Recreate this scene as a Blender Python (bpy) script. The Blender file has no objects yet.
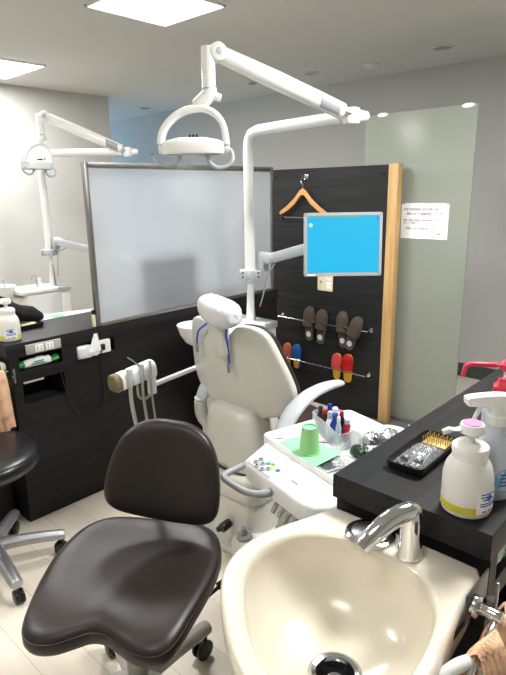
import bpy, bmesh, math, random
from mathutils import Vector, Matrix
random.seed(7)
SC = bpy.context.scene
COL = SC.collection
PI = math.pi
V = Vector

# ------------------------------------------------------------------ materials
def new_mat(name):
    m = bpy.data.materials.new(name); m.use_nodes = True
    nt = m.node_tree; b = nt.nodes['Principled BSDF']
    return m, nt, b
def rgb(h):
    def f(c):
        c /= 255.0
        return c/12.92 if c <= .04045 else ((c+.055)/1.055)**2.4
    return (f(h[0]), f(h[1]), f(h[2]), 1)
def plain(name, c, rough=.5, metal=0., coat=0., noise=.06, nscale=8., bump=0., bscale=200., spec=.5, trans=0., ior=1.45, alpha=1.):
    m, nt, b = new_mat(name)
    col = rgb(c)
    tc = nt.nodes.new('ShaderNodeTexCoord')
    n = nt.nodes.new('ShaderNodeTexNoise'); n.inputs['Scale'].default_value = nscale; n.inputs['Detail'].default_value = 3
    nt.links.new(tc.outputs['Object'], n.inputs['Vector'])
    r = nt.nodes.new('ShaderNodeValToRGB')
    r.color_ramp.elements[0].position = .3; r.color_ramp.elements[1].position = .7
    r.color_ramp.elements[0].color = tuple(x*(1-noise) for x in col[:3])+(1,)
    r.color_ramp.elements[1].color = tuple(min(1, x*(1+noise)) for x in col[:3])+(1,)
    nt.links.new(n.outputs['Fac'], r.inputs['Fac']); nt.links.new(r.outputs['Color'], b.inputs['Base Color'])
    b.inputs['Roughness'].default_value = rough; b.inputs['Metallic'].default_value = metal
    b.inputs['Coat Weight'].default_value = coat; b.inputs['Coat Roughness'].default_value = .1
    b.inputs['Specular IOR Level'].default_value = spec
    b.inputs['Transmission Weight'].default_value = trans; b.inputs['IOR'].default_value = ior
    b.inputs['Alpha'].default_value = alpha
    if bump:
        n2 = nt.nodes.new('ShaderNodeTexNoise'); n2.inputs['Scale'].default_value = bscale; n2.inputs['Detail'].default_value = 3
        nt.links.new(tc.outputs['Object'], n2.inputs['Vector'])
        bp = nt.nodes.new('ShaderNodeBump'); bp.inputs['Strength'].default_value = bump; bp.inputs['Distance'].default_value = .002
        nt.links.new(n2.outputs['Fac'], bp.inputs['Height']); nt.links.new(bp.outputs['Normal'], b.inputs['Normal'])
    return m
def grain(name, c1, c2, scale, rough=.45, spec=.4):
    m, nt, b = new_mat(name)
    tc = nt.nodes.new('ShaderNodeTexCoord'); mp = nt.nodes.new('ShaderNodeMapping')
    mp.inputs['Scale'].default_value = scale
    nt.links.new(tc.outputs['Object'], mp.inputs['Vector'])
    n = nt.nodes.new('ShaderNodeTexNoise'); n.inputs['Scale'].default_value = 1; n.inputs['Detail'].default_value = 6
    n.inputs['Roughness'].default_value = .65; n.inputs['Distortion'].default_value = .4
    nt.links.new(mp.outputs['Vector'], n.inputs['Vector'])
    r = nt.nodes.new('ShaderNodeValToRGB')
    r.color_ramp.elements[0].position = .33; r.color_ramp.elements[1].position = .68
    r.color_ramp.elements[0].color = rgb(c1); r.color_ramp.elements[1].color = rgb(c2)
    nt.links.new(n.outputs['Fac'], r.inputs['Fac']); nt.links.new(r.outputs['Color'], b.inputs['Base Color'])
    bp = nt.nodes.new('ShaderNodeBump'); bp.inputs['Strength'].default_value = .12; bp.inputs['Distance'].default_value = .001
    nt.links.new(n.outputs['Fac'], bp.inputs['Height']); nt.links.new(bp.outputs['Normal'], b.inputs['Normal'])
    b.inputs['Roughness'].default_value = rough; b.inputs['Specular IOR Level'].default_value = spec
    return m
def floor_mat():
    m, nt, b = new_mat('floor_planks')
    tc = nt.nodes.new('ShaderNodeTexCoord'); mp = nt.nodes.new('ShaderNodeMapping')
    mp.inputs['Rotation'].default_value = (0, 0, PI/2)
    nt.links.new(tc.outputs['Object'], mp.inputs['Vector'])
    br = nt.nodes.new('ShaderNodeTexBrick'); br.inputs['Scale'].default_value = 1
    br.inputs['Brick Width'].default_value = .9; br.inputs['Row Height'].default_value = .15
    br.inputs['Mortar Size'].default_value = .0012; br.inputs['Bias'].default_value = 0
    br.inputs['Color1'].default_value = rgb((236, 228, 214)); br.inputs['Color2'].default_value = rgb((228, 219, 203))
    br.inputs['Mortar'].default_value = rgb((190, 180, 162))
    nt.links.new(mp.outputs['Vector'], br.inputs['Vector'])
    mp2 = nt.nodes.new('ShaderNodeMapping'); mp2.inputs['Scale'].default_value = (45, 3, 1)
    nt.links.new(tc.outputs['Object'], mp2.inputs['Vector'])
    n = nt.nodes.new('ShaderNodeTexNoise'); n.inputs['Scale'].default_value = 1; n.inputs['Detail'].default_value = 5
    nt.links.new(mp2.outputs['Vector'], n.inputs['Vector'])
    r = nt.nodes.new('ShaderNodeValToRGB'); r.color_ramp.elements[0].color = (.86, .86, .86, 1); r.color_ramp.elements[1].color = (1.05, 1.04, 1.02, 1)
    nt.links.new(n.outputs['Fac'], r.inputs['Fac'])
    mx = nt.nodes.new('ShaderNodeMix'); mx.data_type = 'RGBA'; mx.blend_type = 'MULTIPLY'; mx.inputs['Factor'].default_value = 1
    nt.links.new(br.outputs['Color'], mx.inputs[6]); nt.links.new(r.outputs['Color'], mx.inputs[7])
    nt.links.new(mx.outputs[2], b.inputs['Base Color'])
    b.inputs['Roughness'].default_value = .32; b.inputs['Specular IOR Level'].default_value = .4
    return m
def frosted(name, c, rough, mixf, tr):
    m, nt, b = new_mat(name)
    nt.nodes.remove(b); out = nt.nodes['Material Output']
    rf = nt.nodes.new('ShaderNodeBsdfRefraction'); rf.inputs['Roughness'].default_value = rough; rf.inputs['IOR'].default_value = 1.18
    rf.inputs['Color'].default_value = rgb(c)
    df = nt.nodes.new('ShaderNodeBsdfDiffuse'); df.inputs['Color'].default_value = rgb(c)
    gl = nt.nodes.new('ShaderNodeBsdfGlossy'); gl.inputs['Roughness'].default_value = .25
    tl = nt.nodes.new('ShaderNodeBsdfTranslucent'); tl.inputs['Color'].default_value = rgb(c)
    m0 = nt.nodes.new('ShaderNodeMixShader'); m0.inputs[0].default_value = tr
    nt.links.new(rf.outputs[0], m0.inputs[1]); nt.links.new(tl.outputs[0], m0.inputs[2]); rf = m0
    m1 = nt.nodes.new('ShaderNodeMixShader'); m1.inputs[0].default_value = mixf
    m2 = nt.nodes.new('ShaderNodeMixShader'); m2.inputs[0].default_value = .05 if 'white' in name else .012
    nt.links.new(rf.outputs[0], m1.inputs[1]); nt.links.new(df.outputs[0], m1.inputs[2])
    nt.links.new(m1.outputs[0], m2.inputs[1]); nt.links.new(gl.outputs[0], m2.inputs[2])
    nt.links.new(m2.outputs[0], out.inputs['Surface'])
    return m
def emit(name, c, s):
    m, nt, b = new_mat(name)
    b.inputs['Base Color'].default_value = (.02, .02, .02, 1); b.inputs['Emission Color'].default_value = rgb(c)
    b.inputs['Emission Strength'].default_value = s; b.inputs['Specular IOR Level'].default_value = .1
    return m

M = {}
M['wall'] = plain('wall_paint', (190, 190, 186), .85, noise=.015, nscale=3, bump=.15, bscale=300, spec=.2)
M['ceil'] = plain('ceiling_paint', (202, 201, 197), .9, noise=.015, nscale=2, bump=.1, bscale=200, spec=.15)
M['floor'] = floor_mat()
M['dark'] = grain('dark_laminate', (22, 20, 20), (36, 34, 34), (2.2, 2.2, 60), .5, .25)
M['panel'] = grain('charcoal_laminate', (24, 25, 26), (41, 42, 43), (2.0, 2.0, 55), .6, .2)
M['top'] = grain('dark_worktop', (25, 25, 26), (40, 40, 41), (2.5, 45, 45), .5, .22)
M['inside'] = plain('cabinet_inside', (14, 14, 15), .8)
M['wood'] = grain('light_wood', (184, 146, 94), (208, 172, 118), (30, 30, 2), .45)
M['hanger'] = grain('hanger_wood', (192, 136, 78), (216, 164, 104), (4, 4, 4), .35)
M['white'] = plain('white_plastic', (232, 233, 230), .28, noise=.01, coat=.2)
M['ivory'] = plain('ivory_plastic', (206, 205, 196), .35, noise=.015, coat=.2)
M['pgrey'] = plain('pale_grey_plastic', (180, 186, 191), .38, noise=.02)
M['mgrey'] = plain('mid_grey_plastic', (150, 153, 156), .38, noise=.02)
M['greybeige'] = plain('grey_beige_metal', (176, 174, 166), .35, noise=.02)
M['ceramic'] = plain('cream_ceramic', (222, 215, 198), .22, noise=.008, coat=.3)
M['darksteel'] = plain('dark_steel_plate', (96, 95, 94), .35, .9)
M['chrome'] = plain('chrome', (215, 217, 220), .09, 1., noise=.01)
M['steel'] = plain('brushed_steel', (170, 171, 174), .3, 1., noise=.04)
M['castalu'] = plain('cast_aluminium', (168, 169, 172), .42, .8, noise=.05)
M['alu'] = plain('aluminium_frame', (150, 149, 146), .35, .85, noise=.03)
M['vinyl'] = plain('brown_black_vinyl', (38, 31, 29), .4, noise=.05, bump=.12, bscale=260, spec=.5)
M['black'] = plain('black_vinyl', (26, 27, 32), .3, noise=.05, bump=.1, bscale=250)
M['uphol'] = plain('dark_brown_upholstery', (48, 38, 36), .45, noise=.05, bump=.1)
M['bplast'] = plain('black_plastic', (20, 20, 21), .35)
M['cloth'] = plain('black_cloth', (15, 15, 17), .9, bump=.5, bscale=40)
M['towel'] = plain('peach_towel', (232, 190, 156), .95, noise=.06, nscale=40, bump=1., bscale=180, spec=.1)
M['acryl'] = frosted('frosted_white_acrylic', (246, 250, 255), .26, .15, .34)  # faint blue tint stands in for bluish window light coming through the board
M['glass'] = frosted('frosted_green_glass', (192, 198, 186), .5, .45, .15)
M['wrap'] = plain('clear_wrap', (238, 240, 243), .22, noise=.05, nscale=30, trans=.2, bump=1., bscale=22)
M['film'] = plain('clear_bag_film', (225, 230, 235), .12, noise=.05, trans=.75, bump=1., bscale=50, alpha=.55)
M['foil'] = plain('crumpled_foil', (205, 208, 212), .2, .9, noise=.1, bump=1., bscale=60)
M['transl'] = plain('translucent_box_plastic', (226, 230, 236), .3, trans=.5, ior=1.1, alpha=.5)
M['bottle'] = plain('milky_bottle_plastic', (238, 238, 232), .3, noise=.01, trans=.15)
M['clearbottle'] = plain('cloudy_bottle_plastic', (222, 228, 236), .3, noise=.02, trans=.35, ior=1.2)
M['yellow'] = plain('yellow_band', (255, 242, 96), .4)
M['pink'] = plain('pink_cap', (240, 130, 185), .4)
M['red'] = plain('red_pump_plastic', (226, 52, 78), .35)
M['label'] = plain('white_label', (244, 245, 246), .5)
M['ink'] = plain('blue_ink', (60, 96, 180), .6)
M['greyink'] = plain('grey_ink', (96, 98, 110), .7)
M['redink'] = plain('red_ink', (206, 70, 70), .7)
M['sticker'] = plain('blue_sticker', (120, 190, 220), .5)
M['green'] = plain('green_paper', (136, 204, 158), .8)
M['cup'] = plain('green_cup_paper', (150, 208, 138), .6)
M['navy'] = plain('blue_glass_bottle', (30, 50, 150), .25, coat=.4)
M['brownb'] = plain('dark_brown_bottle', (40, 22, 20), .2, coat=.4)
M['redb'] = plain('dark_red_bottle', (150, 30, 45), .3)
M['felt'] = plain('brown_slipper_fabric', (104, 92, 82), .85, bump=.4, bscale=150)
M['felt2'] = plain('brown_slipper_sole', (84, 74, 66), .8)
M['coral'] = plain('coral_slipper', (224, 116, 96), .7)
M['blue'] = plain('blue_slipper', (36, 110, 180), .6)
M['rose'] = plain('rose_slipper', (230, 90, 92), .7)
M['redsl'] = plain('red_slipper', (214, 34, 40), .6)
M['insole'] = plain('yellow_insole', (226, 176, 46), .8)
M['print'] = plain('pale_print', (200, 200, 204), .7)
M['brass'] = plain('gold_bur_stand', (196, 166, 100), .4, .5)
M['cream'] = plain('cream_switch_plate', (226, 216, 184), .45)
M['cord'] = plain('blue_cord', (30, 76, 190), .4)
M['cap'] = plain('olive_brown_cap', (110, 100, 72), .6, noise=.3, nscale=60)
M['bag'] = plain('green_packet', (34, 130, 62), .4)
M['tissue'] = plain('tissue_paper', (236, 238, 240), .9, bump=.5, bscale=30)
M['hose'] = plain('grey_rubber_hose', (172, 170, 160), .5)
M['screen'] = emit('cyan_screen', (0, 190, 240), .86)
M['bezel'] = plain('silver_bezel', (176, 178, 182), .4, .3)
M['icon'] = emit('screen_icon', (190, 240, 240), .9)
M['bar'] = emit('screen_bar', (150, 190, 90), .8)
M['lamp'] = emit('lit_diffuser', (255, 252, 246), 7.0)
M['blackhole'] = plain('drain_black', (8, 8, 8), .6)
M['blinkgreen'] = plain('green_button', (40, 160, 110), .4)

# ------------------------------------------------------------------ object helpers
WORLD = {}
def thing(name, label, cat, loc=(0, 0, 0), rz=0, group=None):
    o = bpy.data.objects.new(name, None); COL.objects.link(o)
    o.location = loc; o.rotation_euler = (0, 0, rz); o.empty_display_size = .05
    o['label'] = label; o['category'] = cat
    if group: o['group'] = group
    WORLD[o] = Matrix.Translation(V(loc)) @ Matrix.Rotation(rz, 4, 'Z')
    return o
def tag(o, label, cat, group=None):
    o['label'] = label; o['category'] = cat
    if group: o['group'] = group
    return o
def obj(name, bm, mats, parent=None, world=True, smooth=38, label=None):
    """world=True: mesh was drawn in world coordinates; else in the parent's frame"""
    me = bpy.data.meshes.new(name)
    bmesh.ops.recalc_face_normals(bm, faces=bm.faces)
    base = WORLD.get(parent) if parent else None
    o = bpy.data.objects.new(name, me)
    if parent is None:
        c = V((0, 0, 0))
        if bm.verts and name not in ('floor', 'ceiling') and not name.startswith('wall'):
            xs = [v.co for v in bm.verts]
            c = V((sum(p.x for p in xs)/len(xs), sum(p.y for p in xs)/len(xs), min(p.z for p in xs)))
        bmesh.ops.translate(bm, verts=bm.verts, vec=-c); o.location = c
        WORLD[o] = Matrix.Translation(c)
    else:
        if world: bmesh.ops.transform(bm, matrix=base.inverted(), verts=bm.verts)
        o.parent = parent; WORLD[o] = base
    bm.to_mesh(me); bm.free()
    for m in (mats if isinstance(mats, (list, tuple)) else [mats]): me.materials.append(M[m] if isinstance(m, str) else m)
    me.polygons.foreach_set('use_smooth', [True]*len(me.polygons))
    try: me.set_sharp_from_angle(angle=math.radians(smooth))
    except Exception: pass
    COL.objects.link(o)
    if label: o['label'] = label
    return o
def struct(name, bm, mats, parent=None, **k):
    o = obj(name, bm, mats, parent, **k); o['kind'] = 'structure'; return o
def B(): return bmesh.new()
def put(bm, verts, faces, mi=0):
    vs = [bm.verts.new(v) for v in verts]
    for f in faces:
        try: fc = bm.faces.new([vs[i] for i in f]); fc.material_index = mi
        except ValueError: pass
    return vs
def loft(bm, rings, mi=0, cap0=True, cap1=True, closed=True):
    n = len(rings[0]); vs = []; faces = []
    for r in rings: vs += [V(p) for p in r]
    for k in range(len(rings)-1):
        a, b = k*n, (k+1)*n
        for i in range(n if closed else n-1):
            j = (i+1) % n
            faces.append((a+i, a+j, b+j, b+i))
    if cap0: faces.append(tuple(range(n))[::-1])
    if cap1: faces.append(tuple(range((len(rings)-1)*n, len(rings)*n)))
    return put(bm, vs, faces, mi)
def box(bm, lo, hi, bev=0, mi=0, mat=None, seg=2):
    b2 = bmesh.new(); bmesh.ops.create_cube(b2, size=1)
    lo, hi = V(lo), V(hi)
    bmesh.ops.scale(b2, vec=(hi-lo), verts=b2.verts); bmesh.ops.translate(b2, vec=(lo+hi)/2, verts=b2.verts)
    if bev: bmesh.ops.bevel(b2, geom=list(b2.edges), offset=bev, segments=seg, affect='EDGES', profile=.5)
    if mat is not None: bmesh.ops.transform(b2, matrix=mat, verts=b2.verts)
    b2.verts.index_update()
    vm = [bm.verts.new(v.co) for v in b2.verts]
    for f in b2.faces:
        nf = bm.faces.new([vm[v.index] for v in f.verts]); nf.material_index = mi
    b2.free()
def frame_for(d):
    d = d.normalized(); up = V((0, 0, 1)) if abs(d.z) < .9 else V((1, 0, 0))
    x = d.cross(up).normalized(); y = x.cross(d).normalized()
    return x, y
def tube(bm, pts, r, n=12, mi=0, smooth=0, flat=1.0, up=None):
    pts = [V(p) for p in pts]; rs = list(r) if isinstance(r, (list, tuple)) else [r]*len(pts)
    if smooth:
        P, R = [], []
        for i in range(len(pts)-1):
            p0 = pts[max(i-1, 0)]; p1 = pts[i]; p2 = pts[i+1]; p3 = pts[min(i+2, len(pts)-1)]
            for s in range(smooth):
                t = s/smooth
                P.append(.5*((2*p1)+(p2-p0)*t+(2*p0-5*p1+4*p2-p3)*t*t+(3*p1-p0-3*p2+p3)*t**3)); R.append(rs[i]*(1-t)+rs[i+1]*t)
        P.append(pts[-1]); R.append(rs[-1]); pts, rs = P, R
    rings = []; x = None
    for i, p in enumerate(pts):
        d = (pts[min(i+1, len(pts)-1)]-pts[max(i-1, 0)])
        if d.length < 1e-9: d = V((0, 0, 1))
        d.normalize()
        if up is not None:
            y = V(up)-d*V(up).dot(d); y.normalize(); x = d.cross(y)
        elif x is None: x, y = frame_for(d)
        else:
            x = (x-d*x.dot(d)).normalized(); y = d.cross(x)
        rings.append([p+x*math.cos(2*PI*k/n)*rs[i]+y*math.sin(2*PI*k/n)*rs[i]*flat for k in range(n)])
    loft(bm, rings, mi)
def cyl(bm, p0, p1, r0, r1=None, n=24, mi=0, bev=0):
    p0, p1 = V(p0), V(p1); r1 = r0 if r1 is None else r1
    d = (p1-p0); L = d.length; x, y = frame_for(d); d.normalize()
    st = [(0, r0), (L, r1)]
    if bev: st = [(0, r0-bev), (bev*.3, r0-bev*.3), (bev, r0), (L-bev, r1), (L-bev*.3, r1-bev*.3), (L, r1-bev)]
    loft(bm, [[p0+d*s+x*math.cos(2*PI*k/n)*r+y*math.sin(2*PI*k/n)*r for k in range(n)] for s, r in st], mi)
def lathe(bm, prof, c=(0, 0, 0), n=32, mi=0, cap0=True, cap1=True, sx=1, sy=1, mat=None):
    c = V(c); rings = []
    for r, z in prof:
        ring = [V((c.x+r*sx*math.cos(2*PI*k/n), c.y+r*sy*math.sin(2*PI*k/n), c.z+z)) for k in range(n)]
        if mat is not None: ring = [mat @ p for p in ring]
        rings.append(ring)
    loft(bm, rings, mi, cap0, cap1)
def rrect(x0, y0, x1, y1, r, n=5):
    out = []
    for cx, cy, a in ((x1-r, y1-r, 0), (x0+r, y1-r, 90), (x0+r, y0+r, 180), (x1-r, y0+r, 270)):
        for k in range(n+1):
            t = math.radians(a+90*k/n); out.append((cx+r*math.cos(t), cy+r*math.sin(t)))
    return out
def spline(P, s=6):
    out = []; n = len(P)
    for i in range(n):
        p0, p1, p2, p3 = [V((*P[(i+k-1) % n], 0)) for k in range(4)]
        for q in range(s):
            t = q/s
            p = .5*((2*p1)+(p2-p0)*t+(2*p0-5*p1+4*p2-p3)*t*t+(3*p1-p0-3*p2+p3)*t**3)
            out.append((p.x, p.y))
    return out
def inset(P, d):
    n = len(P); out = []
    area = sum(P[i][0]*P[(i+1) % n][1]-P[(i+1) % n][0]*P[i][1] for i in range(n)); s = 1 if area > 0 else -1
    for i in range(n):
        a, b = V((*P[i-1], 0)), V((*P[(i+1) % n], 0)); t = (b-a)
        if t.length < 1e-9: out.append(P[i]); continue
        t.normalize(); nx, ny = -t.y*s, t.x*s
        out.append((P[i][0]+nx*d, P[i][1]+ny*d))
    return out
def slab(bm, P, z0, z1, r=0., fn=None, mi=0, steps=3):
    """outline P (2d) given thickness z0..z1 with rounded edges, fn maps (x, y, z) to space"""
    fn = fn or (lambda x, y, z: (x, y, z))
    rings = []
    if r > 0:
        for k in range(steps+1):
            a = PI/2*k/steps; rings.append((r*(1-math.sin(a)), z0+r*(1-math.cos(a))))
        for k in range(steps+1):
            a = PI/2*k/steps; rings.append((r*(1-math.cos(a)), z1-r*(1-math.sin(a))))
    else: rings = [(0, z0), (0, z1)]
    loft(bm, [[fn(x, y, z) for x, y in (inset(P, d) if d > 1e-6 else P)] for d, z in rings], mi)
def frame(o, e1, e2, e3):
    """local -> world matrix from an origin and three axes"""
    m = Matrix.Identity(4)
    for i, e in enumerate((e1, e2, e3)):
        e = V(e).normalized()
        for k in range(3): m[k][i] = e[k]
    for k in range(3): m[k][3] = o[k]
    return m
def mapf(m): return lambda x, y, z: m @ V((x, y, z))
def text(name, body, size, m, mat, parent, depth=.0004, align='LEFT', label=None):
    cu = bpy.data.curves.new('t', 'FONT'); cu.body = body; cu.size = size; cu.extrude = depth; cu.align_x = align; cu.resolution_u = 2
    o = bpy.data.objects.new('t', cu); me = bpy.data.meshes.new_from_object(o)
    bm = bmesh.new(); bm.from_mesh(me); bmesh.ops.transform(bm, matrix=m, verts=bm.verts)
    bpy.data.objects.remove(o); bpy.data.curves.remove(cu); bpy.data.meshes.remove(me)
    return obj(name, bm, mat, parent, label=label)
def copy_tree(o, parent=None):
    c = o.copy(); COL.objects.link(c)
    if parent is not None: c.parent = parent
    for ch in list(o.children): copy_tree(ch, c)
    return c

# ------------------------------------------------------------------ camera
TH, YAW, ROLL, FPX = .2561, .7506, -.0156, 558.7
cam = bpy.data.objects.new('camera', bpy.data.cameras.new('camera')); COL.objects.link(cam)
fh = V((math.cos(YAW), math.sin(YAW), 0)); rt = V((math.sin(YAW), -math.cos(YAW), 0))
fw = fh*math.cos(TH)+V((0, 0, -math.sin(TH))); up = rt.cross(fw)
r2 = rt*math.cos(ROLL)+up*math.sin(ROLL); u2 = r2.cross(fw)
cam.matrix_world = frame((0, 0, 1.5), r2, u2, -fw)
cam.data.sensor_fit = 'VERTICAL'; cam.data.sensor_height = 24; cam.data.lens = FPX/675*24
cam.data.clip_start = .05
SC.camera = cam
SC.view_settings.view_transform = 'Standard'; SC.view_settings.look = 'None'
SC.view_settings.gamma = 1; SC.view_settings.use_curve_mapping = False
SC.view_settings.exposure = 0.2
VR = V((rt.x, rt.y, 0)); VF = V((fh.x, fh.y, 0)); Z = V((0, 0, 1))

# ------------------------------------------------------------------ room
XW, XL, YB, YF, H = 4.374, -1.6, 8.0, -1.8, 2.4
b = B(); box(b, (XL, YF, -.05), (XW+.1, YB, 0)); struct('floor', b, 'floor')
b = B(); box(b, (XL, YF, H), (XW+.1, YB, H+.06)); struct('ceiling', b, 'ceil')
b = B(); box(b, (XW, YF, 0), (XW+.1, YB, H)); struct('wall_back', b, 'wall')
b = B(); box(b, (XL, 4.95, 0), (3.312, 5.07, H)); struct('wall_left', b, 'wall')
b = B(); box(b, (XL-.1, YF, 0), (XL, YB, H)); struct('wall_front', b, 'wall')
b = B(); box(b, (XL, YF-.1, 0), (XW, YF, H)); struct('wall_right', b, 'wall')
b = B()
for lo, hi in (((XL, YB, 0), (XW, YB+.12, .8)), ((XL, YB, 2.15), (XW, YB+.12, H)), ((XL, YB, .8), (2.2, YB+.12, 2.15)), ((4.1, YB, .8), (XW, YB+.12, 2.15))): box(b, lo, hi)
struct('wall_far', b, 'wall')
b = B()
for lo, hi in (((2.2, YB+.03, .8), (2.25, YB+.08, 2.15)), ((4.05, YB+.03, .8), (4.1, YB+.08, 2.15)), ((2.2, YB+.03, .8), (4.1, YB+.08, .85)), ((2.2, YB+.03, 2.1), (4.1, YB+.08, 2.15)), ((3.12, YB+.03, .8), (3.17, YB+.08, 2.15))): box(b, lo, hi)
struct('window_1', b, 'alu')
b = B(); box(b, (XW-.012, YF, 0), (XW, YB, .11), .003); struct('baseboard_back', b, plain('dark_baseboard', (70, 72, 70), .5))
b = B(); box(b, (XL, 4.938, 0), (3.312, 4.95, .075), .003); struct('baseboard_left', b, plain('dark_baseboard_2', (70, 72, 70), .5))
b = B(); box(b, (XW-.004, 1.30, .075), (XW, 1.306, H)); struct('trim_1', b, plain('wall_joint', (120, 117, 110), .7))

# ceiling panels (lit); the out-of-view ones are added to light the foreground ------------------------------------------------
LIGHTS = [((1.70, 2.20, 2.20, 2.68), 'square lit ceiling panel, nearest and topmost in view'),
          ((1.70, 4.06, 2.215, 4.70), 'lit ceiling panel near the bright left wall'),
          ((1.70, .25, 2.2, .75), 'added lit ceiling panel above the right counter, out of view'),
          ((-.35, 2.20, .15, 2.68), 'added unseen lit ceiling panel on the near side, over the left counter'),
          ((-.35, .25, .15, .75), 'added unseen lit ceiling panel just behind the viewer'),
          ((-.35, 4.06, .15, 4.55), 'added unseen lit ceiling panel on the near side by the left wall')]
for li, ((x0, y0, x1, y1), lab) in enumerate(LIGHTS):
    t = thing('ceiling_light', lab, 'ceiling light', ((x0+x1)/2, (y0+y1)/2, H-.008), 0, 'square ceiling light panels')
    b = B(); box(b, (x0+.008, y0+.008, H-.008), (x1-.008, y1-.008, H-.002)); obj('diffuser', b, 'lamp', t)
    b = B()
    for lo, hi in (((x0, y0), (x1, y0+.008)), ((x0, y1-.008), (x1, y1)), ((x0, y0), (x0+.008, y1)), ((x1-.008, y0), (x1, y1))):
        box(b, (*lo, H-.012), (*hi, H-.0005))
    obj('frame', b, 'white', t)
    ld = bpy.data.lights.new('panel_light', 'AREA'); ld.shape = 'RECTANGLE'; ld.size = x1-x0-.03; ld.size_y = y1-y0-.03
    ld.energy = {0: 26, 1: 29, 2: 52, 3: 19, 4: 5, 5: 10}[li]; ld.color = (1, .985, .97)
    lo_ = bpy.data.objects.new('panel_light', ld); COL.objects.link(lo_); lo_.location = ((x0+x1)/2, (y0+y1)/2, H-.02)
# round ceiling fittings
def downlight(x, y, r, label, dark=False, group='unlit recessed downlights'):
    t = thing('downlight', label, 'downlight', (x, y, H-.006), 0, group)
    b = B(); lathe(b, [(r, 0), (r*1.02, -.003), (r*.98, -.008), (r*.8, -.008), (r*.78, -.002)], (x, y, H), 28, cap0=False, cap1=False); obj('trim_ring', b, 'ivory', t)
    b = B(); lathe(b, [(r*.8, -.001), (r*.6, -.004), (.001, -.005)], (x, y, H), 28, cap0=False); obj('lamp_lens', b, 'bplast' if dark else 'mgrey', t)
downlight(3.859, 2.926, .06, 'round unlit downlight left of the smoke detector')
downlight(3.829, 1.819, .075, 'round unlit downlight right of the smoke detector')
downlight(3.822, 3.53, .05, 'dark round downlight hidden behind the lamp arm', True)
downlight(4.022, 5.316, .07, 'dark downlight over the blue lit area beyond the left wall', True)
downlight(3.02, 1.16, .05, 'dark downlight at the top right edge of the ceiling', True)
t = thing('smoke_detector', 'small round smoke detector between two ceiling downlights', 'smoke detector', (3.926, 2.421, H-.03))
b = B(); lathe(b, [(.055, 0), (.055, -.012), (.045, -.02), (.03, -.03), (.001, -.032)], (3.926, 2.421, H), 28, cap0=False); obj('body', b, 'ivory', t)
b = B(); box(b, (3.90, 2.445, H-.024), (3.945, 2.46, H-.012), .003); obj('vent', b, 'mgrey', t)

# daylight beyond the left wall
w = bpy.data.worlds.new('world'); SC.world = w; w.use_nodes = True
bg = w.node_tree.nodes['Background']; bg.inputs[0].default_value = (.45, .68, 1, 1); bg.inputs[1].default_value = 2.2
ld = bpy.data.lights.new('window_daylight', 'AREA'); ld.shape = 'RECTANGLE'; ld.size = 1.8; ld.size_y = 1.3; ld.energy = 48; ld.color = (.52, .75, 1)
lo_ = bpy.data.objects.new('window_daylight', ld); COL.objects.link(lo_); lo_.location = (3.15, YB+.15, 1.48); lo_.rotation_euler = (-PI/2, 0, 0)

# ------------------------------------------------------------------ frosted glass screen on the right
GX = 3.2
t = thing('glass_screen', 'tall frosted green-grey glass screen beside the wood-edged panel', 'glass screen', (GX, 1.64, 0))
b = B(); box(b, (GX-.005, 1.294, .03), (GX+.005, 1.992, 1.94), .001); obj('pane', b, 'glass', t)
b = B(); box(b, (GX-.02, 1.285, 0), (GX+.02, 2.0, .03), .003); obj('floor_channel', b, 'alu', t)
for y in (1.875, 1.349):  # plain white oval discs on the pane's top edge
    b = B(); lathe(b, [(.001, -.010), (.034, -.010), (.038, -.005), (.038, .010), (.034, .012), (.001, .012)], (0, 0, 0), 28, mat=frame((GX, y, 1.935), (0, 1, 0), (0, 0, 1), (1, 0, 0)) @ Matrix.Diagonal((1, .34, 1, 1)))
    obj('clamp_or_disc', b, 'label', t, label='white oval disc')
# notice
t = thing('notice', 'white printed notice taped to the frosted glass screen', 'notice', (GX-.006, 1.59, 1.31))
b = B(); box(b, (GX-.0075, 1.415, 1.206), (GX-.0055, 1.715, 1.416)); obj('sheet', b, 'label', t)
def nm(yc, z): return frame((GX-.008, yc, z), (0, -1, 0), (0, 0, 1), (-1, 0, 0))
text('headline', '当院では患者様の安全対策の為に、', .0158, nm(1.705, 1.374), 'greyink', t)
text('headline', '器具の全てを滅菌消毒しています。', .0158, nm(1.680, 1.348), 'greyink', t)
text('body_text', '滅菌、消毒には専用の', .0115, nm(1.700, 1.312), 'greyink', t)
text('body_text', '器械を使用しております', .0115, nm(1.578, 1.312), 'redink', t, label='red line of print')
text('body_text', '安心してご来院ください。', .0115, nm(1.702, 1.296), 'greyink', t)
text('body_text', 'ご理解とご協力をお願い致します。', .0125, nm(1.690, 1.262), 'greyink', t)
text('signature', '院長', .0125, nm(1.480, 1.232), 'greyink', t)
for y in (1.706, 1.425):
    b = B(); box(b, (GX-.0088, y-.010, 1.408), (GX-.0076, y+.010, 1.420)); obj('tape', b, 'film', t)

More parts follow.
